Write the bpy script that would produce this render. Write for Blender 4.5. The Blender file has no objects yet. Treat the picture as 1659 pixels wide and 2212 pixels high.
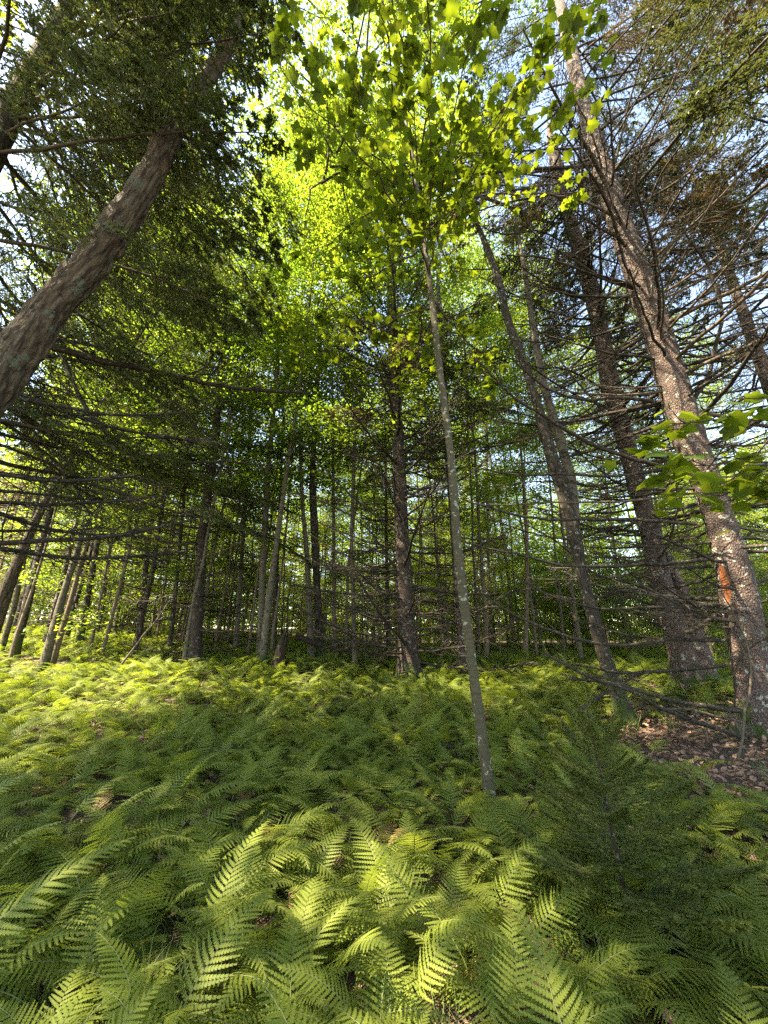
import bpy, math, random
import numpy as np
from mathutils import Vector, Matrix, Euler

random.seed(11)
rng = np.random.default_rng(11)
PI = math.pi
sc = bpy.context.scene

# ------------------------------------------------------------------ camera, world, sun, exposure
CAM_Z = 1.60
PITCH = math.radians(18.5)
cam_d = bpy.data.cameras.new("camera")
cam_d.sensor_fit = 'HORIZONTAL'; cam_d.sensor_width = 36.0; cam_d.lens = 18.0
cam_d.clip_start = 0.02; cam_d.clip_end = 3000
cam = bpy.data.objects.new("camera", cam_d)
cam.location = (0, 0, CAM_Z); cam.rotation_euler = (PI / 2 + PITCH, 0, 0)
sc.collection.objects.link(cam); sc.camera = cam

SUN_EL, SUN_AZ = math.radians(54), math.radians(-112)      # azimuth from +Y towards +X
world = bpy.data.worlds.new("World"); sc.world = world; world.use_nodes = True
wn = world.node_tree; bg = wn.nodes["Background"]
sky = wn.nodes.new("ShaderNodeTexSky"); sky.sky_type = 'NISHITA'; sky.sun_disc = False
sky.sun_elevation = SUN_EL; sky.sun_rotation = SUN_AZ; sky.air_density = 1.0; sky.dust_density = 0.6; sky.ozone_density = 1.3
wn.links.new(sky.outputs[0], bg.inputs[0]); bg.inputs[1].default_value = 0.115
sun_d = bpy.data.lights.new("sun", 'SUN'); sun_d.energy = 5.0; sun_d.angle = math.radians(0.55); sun_d.color = (1.0, 0.93, 0.80)
sun = bpy.data.objects.new("sun", sun_d)
to_sun = Vector((math.sin(SUN_AZ) * math.cos(SUN_EL), math.cos(SUN_AZ) * math.cos(SUN_EL), math.sin(SUN_EL)))
sun.rotation_euler = to_sun.to_track_quat('Z', 'Y').to_euler(); sun.location = (-20, 5, 30)
sc.collection.objects.link(sun)
vs = sc.view_settings
sc.display_settings.display_device = 'sRGB'
vs.view_transform = 'Standard'; vs.look = 'None'; vs.gamma = 1.0; vs.use_curve_mapping = False
vs.exposure = 3.08
vs.use_white_balance = True; vs.white_balance_temperature = 8000; vs.white_balance_tint = 10
sc.cycles.max_bounces = 9; sc.cycles.diffuse_bounces = 5; sc.cycles.transmission_bounces = 7
sc.cycles.glossy_bounces = 2; sc.cycles.transparent_max_bounces = 4
sc.cycles.sample_clamp_indirect = 6.0
sc.cycles.use_denoising = False

# ------------------------------------------------------------------ helpers
F0 = 829.5; CX, CY = 829.5, 1106.0
CT, ST = math.cos(PITCH), math.sin(PITCH)

def P(px, py, Y):
    """world point seen at this place of the photograph, Y metres ahead"""
    x = (px - CX) / F0; y = (CY - py) / F0
    fw = CT - y * ST; up = y * CT + ST
    t = Y / fw
    return np.array([x * t, Y, CAM_Z + up * t]), t, x

def ground(x, y):
    x = np.asarray(x, float); y = np.asarray(y, float)
    h = 0.85 * (1 - np.exp(-np.maximum(y, -3.0) / 7.0))
    h = h + 0.62 * (1 - np.exp(-np.maximum(y - 5.8, 0) / 4.5))
    h = h + 0.08 * np.clip(-x, 0, 14) * (1 - np.exp(-np.maximum(y, 0) / 6.0))
    h = h + 0.26 * np.exp(-((x - 5.2) ** 2 + (y - 6.2) ** 2) / 6.0)
    h = h + 0.05 * np.sin(x * 1.3 + 0.4) * np.sin(y * 1.1 + 1.0) + 0.03 * np.sin(x * 2.9) * np.cos(y * 2.3 + x)
    r = np.hypot(x, y)
    h = h + 2.5 * (1 - np.exp(-np.maximum(r - 45, 0) / 60.0))
    return h

def gz(x, y):
    return float(ground(x, y))

def _h(ix, iy, iz):
    n = (ix * 374761393 + iy * 668265263 + iz * 2147483647 * 0 + iz * 1274126177) & 0xffffffff
    n = ((n ^ (n >> 13)) * 1103515245) & 0xffffffff
    return ((n ^ (n >> 16)) & 0xffff) / 65535.0

def vnoise(p):
    p = np.asarray(p, float)
    i = np.floor(p).astype(np.int64); f = p - i; f = f * f * (3 - 2 * f)
    out = 0
    for dx in (0, 1):
        for dy in (0, 1):
            for dz in (0, 1):
                w = (f[..., 0] if dx else 1 - f[..., 0]) * (f[..., 1] if dy else 1 - f[..., 1]) * (f[..., 2] if dz else 1 - f[..., 2])
                out = out + w * _h(i[..., 0] + dx, i[..., 1] + dy, i[..., 2] + dz)
    return out * 2 - 1

def norm(a):
    return a / np.maximum(np.linalg.norm(a, axis=-1, keepdims=True), 1e-9)

def make_mesh(name, V, faces, mats, fm=None, smooth=True, attr=None):
    """faces: list of (n,3) or (n,4) arrays"""
    me = bpy.data.meshes.new(name)
    V = np.asarray(V, np.float32)
    me.vertices.add(len(V)); me.vertices.foreach_set("co", V.ravel())
    tot = np.concatenate([np.full(len(f), f.shape[1], np.int32) for f in faces])
    loops = np.concatenate([f.ravel() for f in faces]).astype(np.int32)
    me.loops.add(len(loops)); me.loops.foreach_set("vertex_index", loops)
    st = np.zeros(len(tot), np.int32); st[1:] = np.cumsum(tot)[:-1]
    me.polygons.add(len(tot)); me.polygons.foreach_set("loop_start", st)
    try: me.polygons.foreach_set("loop_total", tot)
    except Exception: pass
    if fm is not None: me.polygons.foreach_set("material_index", np.asarray(fm, np.int32))
    me.polygons.foreach_set("use_smooth", np.full(len(tot), smooth, bool))
    for m in mats: me.materials.append(m)
    if attr is not None:
        a = me.attributes.new("bark", 'FLOAT_VECTOR', 'POINT'); a.data.foreach_set("vector", np.asarray(attr, np.float32).ravel())
    me.update(calc_edges=True)
    return me

class Geo:
    def __init__(s): s.V = []; s.F = []; s.M = []; s.A = []; s.n = 0
    def add(s, V, F, mat=0, A=None):
        V = np.asarray(V, float).reshape(-1, 3)
        s.V.append(V); s.F.append(np.asarray(F) + s.n); s.M.append(np.full(len(F), mat))
        s.A.append(V if A is None else np.asarray(A).reshape(-1, 3)); s.n += len(V)
    def tubes(s, pts, r, sides=5, mat=0, cap=False, wob=None):
        pts = np.asarray(pts, float); r = np.asarray(r, float)
        if pts.ndim == 2: pts = pts[None]; r = r[None]
        m, k, _ = pts.shape
        T = norm(np.gradient(pts, axis=1))
        ov = norm(pts[:, -1] - pts[:, 0])
        ref = np.where(np.abs(ov[:, 2:3]) > 0.75, np.array([[1.0, 0, 0]]), np.array([[0, 0, 1.0]]))[:, None, :]
        N = norm(np.cross(T, np.broadcast_to(ref, T.shape))); B = np.cross(T, N)
        a = np.arange(sides) * 2 * PI / sides
        ca, sa = np.cos(a), np.sin(a)
        D = ca[None, None, :, None] * N[:, :, None] + sa[None, None, :, None] * B[:, :, None]
        rr = np.broadcast_to(r[:, :, None], (m, k, sides)).copy()
        ln = np.concatenate([np.zeros((m, 1)), np.cumsum(np.linalg.norm(np.diff(pts, axis=1), axis=2), axis=1)], axis=1)
        off = rng.random((m, 1, 1)) * 40
        A = np.stack([ca * rr + 0 * off, sa * rr + 0 * off, np.broadcast_to(ln[:, :, None], rr.shape) + off], -1)
        if wob is not None: rr = rr + wob(A, rr)
        V = pts[:, :, None] + D * rr[..., None]
        idx = np.arange(m * k * sides).reshape(m, k, sides)
        nx = np.roll(idx, -1, axis=2)
        q = np.stack([idx[:, :-1], nx[:, :-1], nx[:, 1:], idx[:, 1:]], -1).reshape(-1, 4)
        s.add(V, q, mat, A)
        if cap:
            c = np.array([np.arange(sides)]) + s.n - sides
            base = s.n
            s.V.append(pts[-1:, -1] * 1.0); s.A.append(pts[-1:, -1]); s.n += 1
            i = np.arange(sides)
            s.F.append(np.stack([c[0], np.roll(c[0], -1), np.full(sides, base)], -1)); s.M.append(np.full(sides, mat))
    def scatter(s, tv, tf, pos, X, Z, size, mat=0):
        """copies of a small template at pos with x axis X and normal Z"""
        X = norm(X); Y = norm(np.cross(Z, X)); Zn = np.cross(X, Y)
        n = len(pos); nv = len(tv)
        size = np.broadcast_to(size, (n,))
        V = pos[:, None] + size[:, None, None] * (tv[None, :, 0:1] * X[:, None] + tv[None, :, 1:2] * Y[:, None] + tv[None, :, 2:3] * Zn[:, None])
        Fc = (tf[None] + (np.arange(n) * nv)[:, None, None]).reshape(-1, tf.shape[1])
        s.add(V, Fc, mat)
    def mesh(s, name, mats, smooth=True, attr=True):
        # keep tri and quad arrays apart but in order
        return make_mesh(name, np.concatenate(s.V), s.F, mats, np.concatenate(s.M), smooth, np.concatenate(s.A) if attr else None)

def link(name, data, parent=None, loc=None, rot=None, scale=None):
    o = bpy.data.objects.new(name, data)
    if parent is not None: o.parent = parent
    if loc is not None: o.location = [float(v) for v in loc]
    if rot is not None: o.rotation_euler = rot
    if scale is not None: o.scale = (scale, scale, scale)
    sc.collection.objects.link(o)
    return o

def thing(name, label, cat, loc=(0, 0, 0), rz=0.0, group=None):
    o = link(name, None, None, loc, (0, 0, rz)); o.empty_display_size = 0.1
    o['label'] = label; o['category'] = cat
    if group: o['group'] = group
    return o

# ------------------------------------------------------------------ materials
def mat(name):
    m = bpy.data.materials.new(name); m.use_nodes = True
    nt = m.node_tree; nt.nodes.clear()
    return m, nt
def nd(nt, t, **kw):
    n = nt.nodes.new(t)
    for k, v in kw.items(): setattr(n, k, v)
    return n
def ramp(nt, src, stops):
    r = nd(nt, "ShaderNodeValToRGB"); e = r.color_ramp.elements
    while len(e) < len(stops): e.new(0.5)
    for i, (p, c) in enumerate(stops): e[i].position = p; e[i].color = (*c, 1) if len(c) == 3 else c
    nt.links.new(src, r.inputs[0]); return r.outputs[0]
def mixc(nt, f, a, b):
    m = nd(nt, "ShaderNodeMix", data_type='RGBA')
    for s, v in ((0, f), (6, a), (7, b)):
        if hasattr(v, "is_output"): nt.links.new(v, m.inputs[s])
        elif s == 0: m.inputs[0].default_value = v
        else: m.inputs[s].default_value = (*v, 1)
    return m.outputs[2]
def tex(nt, kind, vec, scale, **kw):
    t = nd(nt, "ShaderNodeTex" + kind)
    for k, v in kw.items():
        if k in t.inputs: t.inputs[k].default_value = v
        else: setattr(t, k, v)
    t.inputs["Scale"].default_value = scale
    nt.links.new(vec, t.inputs["Vector"]); return t
def scaled(nt, vec, s):
    m = nd(nt, "ShaderNodeMapping"); m.inputs["Scale"].default_value = s
    nt.links.new(vec, m.inputs[0]); return m.outputs[0]

def leaf_mat(name, dark, light, tdark, tlight, tw=0.5, rough=0.5, extra=None, clump=.9, spec=.35):
    m, nt = mat(name)
    geo = nd(nt, "ShaderNodeNewGeometry"); oi = nd(nt, "ShaderNodeObjectInfo")
    add = nd(nt, "ShaderNodeMath", operation='ADD'); nt.links.new(geo.outputs["Random Per Island"], add.inputs[0]); nt.links.new(oi.outputs["Random"], add.inputs[1])
    tcx = nd(nt, "ShaderNodeTexCoord"); nz = tex(nt, "Noise", tcx.outputs["Object"], clump, Detail=2.0)
    hm = nd(nt, "ShaderNodeMath", operation='MULTIPLY'); nt.links.new(add.outputs[0], hm.inputs[0]); hm.inputs[1].default_value = 0.3
    hf = nd(nt, "ShaderNodeMath", operation='MULTIPLY_ADD'); nt.links.new(nz.outputs[0], hf.inputs[0]); hf.inputs[1].default_value = 1.3; nt.links.new(hm.outputs[0], hf.inputs[2])
    sb = nd(nt, "ShaderNodeMath", operation='SUBTRACT'); nt.links.new(hf.outputs[0], sb.inputs[0]); sb.inputs[1].default_value = .45; hf = sb
    st = [(0.0, dark), (0.75, light)] + ([(0.985, light), (1.0, extra)] if extra else [])
    c = ramp(nt, hf.outputs[0], st); tc = ramp(nt, hf.outputs[0], [(0.1, tdark), (0.8, tlight)])
    p = nd(nt, "ShaderNodeBsdfPrincipled"); nt.links.new(c, p.inputs["Base Color"]); p.inputs["Roughness"].default_value = rough
    p.inputs["Specular IOR Level"].default_value = spec
    t = nd(nt, "ShaderNodeBsdfTranslucent"); nt.links.new(tc, t.inputs[0])
    mx = nd(nt, "ShaderNodeMixShader"); mx.inputs[0].default_value = tw
    nt.links.new(p.outputs[0], mx.inputs[1]); nt.links.new(t.outputs[0], mx.inputs[2])
    o = nd(nt, "ShaderNodeOutputMaterial"); nt.links.new(mx.outputs[0], o.inputs[0])
    return m

def bark_mat(name, kind, c0, c1, c2, lichen=None, moss=0.0, bump=0.02):
    m, nt = mat(name)
    at = nd(nt, "ShaderNodeAttribute", attribute_name="bark"); v = at.outputs["Vector"]
    n1 = tex(nt, "Noise", scaled(nt, v, (1, 1, .5)), 9.0, Detail=6.0, Roughness=.65)
    if kind == 'scale':
        vo = tex(nt, "Voronoi", scaled(nt, v, (1, 1, .75)), 55.0, feature='F1', Randomness=1.0); h = vo.outputs["Distance"]
        vo2 = tex(nt, "Noise", v, 70.0, Detail=4.0)
        mm = nd(nt, "ShaderNodeMath", operation='ADD'); nt.links.new(h, mm.inputs[0]); nt.links.new(vo2.outputs[0], mm.inputs[1]); h = mm.outputs[0]
        hr = ramp(nt, h, [(0.55, c1), (1.15, c0)])
    elif kind == 'furrow':
        w = tex(nt, "Noise", scaled(nt, v, (1, 1, .16)), 42.0, Detail=5.0, Roughness=.6, Distortion=0.6)
        h = w.outputs[0]; hr = ramp(nt, h, [(0.36, c0), (0.62, c1)])
    else:
        w = tex(nt, "Noise", scaled(nt, v, (.25, .25, 2.2)), 22.0, Detail=5.0, Roughness=.6)
        h = w.outputs[0]; hr = ramp(nt, h, [(0.3, c0), (0.6, c1)])
    big = tex(nt, "Noise", v, 3.0, Detail=3.0)
    col = mixc(nt, ramp(nt, n1.outputs[0], [(0.35, (0, 0, 0)), (0.7, (1, 1, 1))]), hr, c2)
    if kind != 'scale': col = mixc(nt, .55, hr, col)
    else: col = mixc(nt, .5, hr, col)
    if lichen:
        dn = tex(nt, "Noise", v, 28.0, Detail=3.0); vm = nd(nt, "ShaderNodeVectorMath", operation='SCALE'); nt.links.new(dn.outputs["Color"], vm.inputs[0]); vm.inputs["Scale"].default_value = .09
        va = nd(nt, "ShaderNodeVectorMath", operation='ADD'); nt.links.new(v, va.inputs[0]); nt.links.new(vm.outputs[0], va.inputs[1])
        lv = tex(nt, "Voronoi", va.outputs[0], lichen[1], feature='F1', Randomness=1.0)
        nn = tex(nt, "Noise", v, 5.0, Detail=5.0, Roughness=.75)
        ss = nd(nt, "ShaderNodeMath", operation='MULTIPLY_ADD'); nt.links.new(nn.outputs[0], ss.inputs[0]); ss.inputs[1].default_value = -.5
        nt.links.new(lv.outputs["Distance"], ss.inputs[2])
        msk = ramp(nt, ss.outputs[0], [(lichen[2], (1, 1, 1)), (lichen[2] + .05, (0, 0, 0))])
        col = mixc(nt, msk, col, lichen[0])
    if moss > 0:
        g = nd(nt, "ShaderNodeTexCoord"); sp = nd(nt, "ShaderNodeSeparateXYZ"); nt.links.new(g.outputs["Object"], sp.inputs[0])
        mn = tex(nt, "Noise", g.outputs["Object"], 6.0, Detail=4.0)
        a = nd(nt, "ShaderNodeMath", operation='MULTIPLY_ADD'); nt.links.new(mn.outputs[0], a.inputs[0]); a.inputs[1].default_value = -1.6; nt.links.new(sp.outputs[2], a.inputs[2])
        msk = ramp(nt, a.outputs[0], [(0.0, (1, 1, 1)), (.08, (0, 0, 0))])
        a2 = nd(nt, "ShaderNodeMath", operation='ADD'); nt.links.new(a.outputs[0], a2.inputs[0]); a2.inputs[1].default_value = 0.75 - moss
        msk = ramp(nt, a2.outputs[0], [(0.0, (1, 1, 1)), (.15, (0, 0, 0))])
        col = mixc(nt, msk, col, (.035, .055, .012))
    p = nd(nt, "ShaderNodeBsdfPrincipled"); nt.links.new(col, p.inputs["Base Color"]); p.inputs["Roughness"].default_value = .85
    p.inputs["Specular IOR Level"].default_value = .25
    b = nd(nt, "ShaderNodeBump"); b.inputs["Strength"].default_value = 1.0; b.inputs["Distance"].default_value = bump
    inv = nd(nt, "ShaderNodeMath", operation='MULTIPLY'); nt.links.new(h, inv.inputs[0]); inv.inputs[1].default_value = -1.0 if kind == 'scale' else 1.0
    nt.links.new(inv.outputs[0], b.inputs["Height"]); nt.links.new(b.outputs[0], p.inputs["Normal"])
    o = nd(nt, "ShaderNodeOutputMaterial"); nt.links.new(p.outputs[0], o.inputs[0])
    return m

def plain_mat(name, c0, c1, scale=30, rough=.9, coord="Object"):
    m, nt = mat(name)
    g = nd(nt, "ShaderNodeTexCoord"); n = tex(nt, "Noise", g.outputs[coord], scale, Detail=5.0, Roughness=.6)
    c = ramp(nt, n.outputs[0], [(.35, c0), (.65, c1)])
    p = nd(nt, "ShaderNodeBsdfPrincipled"); nt.links.new(c, p.inputs["Base Color"]); p.inputs["Roughness"].default_value = rough; p.inputs["Specular IOR Level"].default_value = .2
    b = nd(nt, "ShaderNodeBump"); b.inputs["Distance"].default_value = .01; nt.links.new(n.outputs[0], b.inputs["Height"]); nt.links.new(b.outputs[0], p.inputs["Normal"])
    o = nd(nt, "ShaderNodeOutputMaterial"); nt.links.new(p.outputs[0], o.inputs[0])
    return m

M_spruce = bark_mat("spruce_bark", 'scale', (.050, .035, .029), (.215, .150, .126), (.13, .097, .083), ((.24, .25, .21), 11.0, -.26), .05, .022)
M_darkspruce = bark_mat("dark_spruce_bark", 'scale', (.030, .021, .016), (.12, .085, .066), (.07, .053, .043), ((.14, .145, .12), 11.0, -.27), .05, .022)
M_maple = bark_mat("maple_bark", 'furrow', (.012, .008, .005), (.15, .11, .07), (.06, .043, .027), ((.10, .105, .07), 7.0, -.30), .3, .09)
M_rough = bark_mat("rough_dark_bark", 'furrow', (.010, .008, .006), (.06, .048, .035), (.03, .025, .018), ((.14, .14, .11), 13.0, -.24), .3, .03)
M_sap = bark_mat("smooth_sapling_bark", 'ring', (.035, .03, .017), (.07, .06, .034), (.05, .045, .026), ((.20, .205, .16), 16.0, -.20), .0, .004)
M_pale = bark_mat("pale_birch_bark", 'ring', (.04, .034, .024), (.115, .098, .07), (.08, .068, .05), ((.03, .026, .02), 12.0, -.18), .1, .006)
M_thin = bark_mat("thin_trunk_bark", 'ring', (.055, .04, .027), (.16, .12, .082), (.10, .077, .054), None, .0, .005)
M_dead = bark_mat("dead_branch_bark", 'ring', (.011, .009, .007), (.036, .028, .020), (.022, .017, .012), ((.10, .10, .07), 30.0, -.20), .0, .002)
M_deadp = bark_mat("pale_dead_branch_bark", 'ring', (.03, .024, .017), (.10, .08, .056), (.06, .048, .034), None, .0, .002)
M_twig = bark_mat("maple_twig_bark", 'ring', (.03, .024, .016), (.07, .055, .035), (.05, .04, .028), None, .0, .001)
M_ml = leaf_mat("maple_leaf", (.045, .085, .012), (.075, .125, .018), (.12, .18, .010), (.24, .29, .016), .5, .5)
M_bl = leaf_mat("canopy_leaf", (.055, .10, .015), (.12, .19, .03), (.09, .19, .014), (.32, .41, .032), .52, .5, (.25, .12, .02))
M_ul = leaf_mat("understory_leaf", (.06, .115, .02), (.12, .19, .035), (.16, .27, .022), (.44, .52, .04), .5, .5)
M_hem = leaf_mat("hemlock_needle", (.03, .055, .016), (.07, .105, .032), (.07, .10, .018), (.13, .16, .03), .3, .5)
M_spn = leaf_mat("spruce_needle", (.035, .06, .018), (.08, .11, .035), (.07, .10, .02), (.14, .15, .03), .25, .5)
M_brn = leaf_mat("dry_spruce_needle", (.09, .06, .03), (.17, .125, .065), (.10, .08, .03), (.2, .15, .06), .25, .6)
M_young = leaf_mat("young_spruce_needle", (.05, .075, .014), (.11, .14, .03), (.10, .14, .015), (.18, .21, .025), .25, .5)
M_fern = leaf_mat("fern_frond", (.08, .125, .020), (.175, .21, .042), (.19, .28, .022), (.38, .44, .042), .42, .55, spec=.18, clump=2.2)
M_litter = leaf_mat("fallen_leaf", (.13, .065, .042), (.33, .20, .14), (.08, .05, .03), (.15, .09, .05), .15, .6)
M_moss = plain_mat("moss", (.018, .026, .006), (.05, .058, .012), 40)
M_wound = plain_mat("bare_resin_wood", (.08, .03, .015), (.27, .095, .034), 30)
M_rot = plain_mat("rotten_wood", (.012, .009, .007), (.045, .032, .022), 30)
M_grass = leaf_mat("sedge_blade", (.06, .10, .02), (.13, .17, .05), (.12, .18, .03), (.2, .25, .05), .4, .5)

def ground_mat():
    m, nt = mat("forest_floor")
    g = nd(nt, "ShaderNodeTexCoord")
    n = tex(nt, "Noise", g.outputs["Object"], 14.0, Detail=8.0, Roughness=.7); n2 = tex(nt, "Noise", g.outputs["Object"], .9, Detail=4.0)
    v = tex(nt, "Voronoi", g.outputs["Object"], 22.0)
    c = ramp(nt, n.outputs[0], [(.3, (.025, .017, .010)), (.5, (.075, .048, .030)), (.72, (.16, .105, .07))])
    c = mixc(nt, ramp(nt, n2.outputs[0], [(.5, (0, 0, 0)), (.66, (1, 1, 1))]), c, (.045, .06, .018))
    p = nd(nt, "ShaderNodeBsdfPrincipled"); nt.links.new(c, p.inputs["Base Color"]); p.inputs["Roughness"].default_value = .95
    b = nd(nt, "ShaderNodeBump"); b.inputs["Distance"].default_value = .03; nt.links.new(n.outputs[0], b.inputs["Height"]); nt.links.new(b.outputs[0], p.inputs["Normal"])
    o = nd(nt, "ShaderNodeOutputMaterial"); nt.links.new(p.outputs[0], o.inputs[0])
    return m

# ------------------------------------------------------------------ ground
def build_ground():
    n = 260
    u = np.linspace(-1, 1, n); g = np.sign(u) * (np.abs(u) * 14 + 900 * np.abs(u) ** 7)
    X, Y = np.meshgrid(g, g + 4.0, indexing='ij')
    Z = ground(X, Y)
    Z = Z + 0.035 * vnoise(np.stack([X * 1.7, Y * 1.7, 0 * X], -1)) * (np.hypot(X, Y) < 60)
    V = np.stack([X, Y, Z], -1).reshape(-1, 3)
    i = np.arange(n * n).reshape(n, n)
    q = np.stack([i[:-1, :-1], i[1:, :-1], i[1:, 1:], i[:-1, 1:]], -1).reshape(-1, 4)
    o = link("forest_floor", make_mesh("forest_floor", V, [q], [ground_mat()])); o['kind'] = 'structure'
    o['label'] = 'brown forest floor rising gently under the ferns'
build_ground()

# ------------------------------------------------------------------ leaf templates
def fan(half, fold=.22, droop=.12, c=(.36, 0)):
    h = np.array(half, float); up = h; dn = h[1:-1][::-1] * [1, -1]
    o = np.concatenate([up, dn]); pts = np.concatenate([[c], o])
    z = -np.abs(pts[:, 1]) * fold - droop * pts[:, 0] ** 2
    n = len(o); i = np.arange(n)
    return np.column_stack([pts, z]), np.stack([np.zeros(n, int), i + 1, (i + 1) % n + 1], -1)
MAPLE_H = [(0, 0), (-.04, .18), (-.10, .40), (.06, .42), (.20, .36), (.30, .46), (.46, .60), (.56, .46), (.58, .30), (.70, .27), (.84, .15), (1, 0)]
LEAF_A = fan(MAPLE_H)
LEAF_B = fan([(0, 0), (-.02, .36), (.26, .22), (.45, .52), (.56, .18), (1, 0)])
LEAF_C = fan([(0, 0), (.3, .36), (1, 0)], .3, .15)
def blade(w=.16): return np.array([[0, 0, 0], [.4, w, .0], [1, 0, 0], [.4, -w, 0]], float), np.array([[0, 3, 2, 1]])
NEEDLE = (np.array([[0, .0, 0], [.2, .07, 0], [1, 0, 0], [.2, -.07, 0]], float), np.array([[0, 3, 2, 1]]))

def rnd_dirs(n, flat=0.35):
    a = rng.random(n) * 2 * PI
    return norm(np.stack([np.cos(a), np.sin(a), rng.normal(0, flat, n)], -1))
def rnd_normals(n, tilt=.45):
    return norm(np.stack([rng.normal(0, tilt, n), rng.normal(0, tilt, n), np.ones(n)], -1))

def curve(p0, d, L, k, bend=(0, 0, 0), jit=.02):
    """k points from p0 along d, batch of m"""
    p0 = np.asarray(p0, float).reshape(-1, 3); d = norm(np.asarray(d, float).reshape(-1, 3)); m = len(p0)
    L = np.broadcast_to(L, (m,)); s = np.linspace(0, 1, k)
    b = np.asarray(bend, float).reshape(-1, 3)
    pts = p0[:, None] + d[:, None] * (L[:, None] * s)[..., None] + b[:, None] * ((L[:, None] * s ** 2))[..., None]
    j = np.cumsum(rng.normal(0, 1, (m, k, 3)), axis=1) * (L[:, None, None] * jit); j -= j[:, :1]
    return pts + j

# ------------------------------------------------------------------ background tree meshes
def trunk_path(H, lean, k=14):
    z = np.linspace(-.2, H, k); a = rng.random() * 6.28
    wob = np.cumsum(rng.normal(0, .035, (k, 2)), axis=0); wob -= wob[1]
    return np.column_stack([wob + np.outer(np.maximum(z, 0) * lean, [math.cos(a), math.sin(a)]), z])
def at_z(path, z):
    return np.stack([np.interp(z, path[:, 2], path[:, i]) for i in range(3)], -1)

def decid(name, H, z0, R, nleaf, leaf, tmpl, tr, lmat, tmat, lean=.03, nl=26, up=.7, bole=True):
    g = Geo(); path = trunk_path(H, lean)
    rad = tr * np.clip(1 - (path[:, 2] / H) * .85, .08, 1); rad[:2] *= 1.25
    if bole: g.tubes(path, rad, 9)
    z = z0 + (H * .95 - z0) * (np.arange(nl) + rng.random(nl)) / nl
    f = (z - z0) / (H - z0); L = R * (.45 + .75 * np.sin(np.clip(f * 1.15, 0, 1) * PI)) * rng.uniform(.7, 1.15, nl)
    az = np.arange(nl) * 2.4 + rng.normal(0, .3, nl)
    d = np.stack([np.cos(az), np.sin(az), rng.uniform(.25, 1.1, nl) * up], -1)
    p = at_z(path, z); lim = curve(p, d, L, 7, (0, 0, -.12), .03)
    g.tubes(lim, np.linspace(1, .15, 7)[None] * (tr * .28 * np.ones((nl, 1))), 4)
    m = 7
    idx = rng.integers(2, 7, (nl, m)); sp = lim[np.arange(nl)[:, None], idx].reshape(-1, 3)
    td = rnd_dirs(nl * m, .3); tl = rng.uniform(.35, .9, nl * m) * R * .45
    tw = curve(sp, td, tl, 5, (0, 0, -.1), .04)
    g.tubes(tw, np.linspace(.008, .003, 5)[None] * np.ones((nl * m, 1)), 3)
    l = Geo(); per = max(1, nleaf // (nl * m))
    s = rng.uniform(.1, 1.05, (nl * m, per)); ii = np.clip(s * 4, 0, 3.999); i0 = ii.astype(int); fr = (ii - i0)[..., None]
    r_ = np.arange(nl * m)[:, None]
    pos = tw[r_, i0] * (1 - fr) + tw[r_, np.minimum(i0 + 1, 4)] * fr
    pos = pos.reshape(-1, 3) + rng.normal(0, 1, (nl * m * per, 3)) * [.17, .17, .07]
    n = len(pos)
    l.scatter(*tmpl, pos, rnd_dirs(n, .35), rnd_normals(n, .5), leaf * rng.uniform(.6, 1.25, n))
    return g.mesh(name + "_trunk", [tmat]), l.mesh(name + "_crown", [lmat], smooth=False, attr=False)

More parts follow.
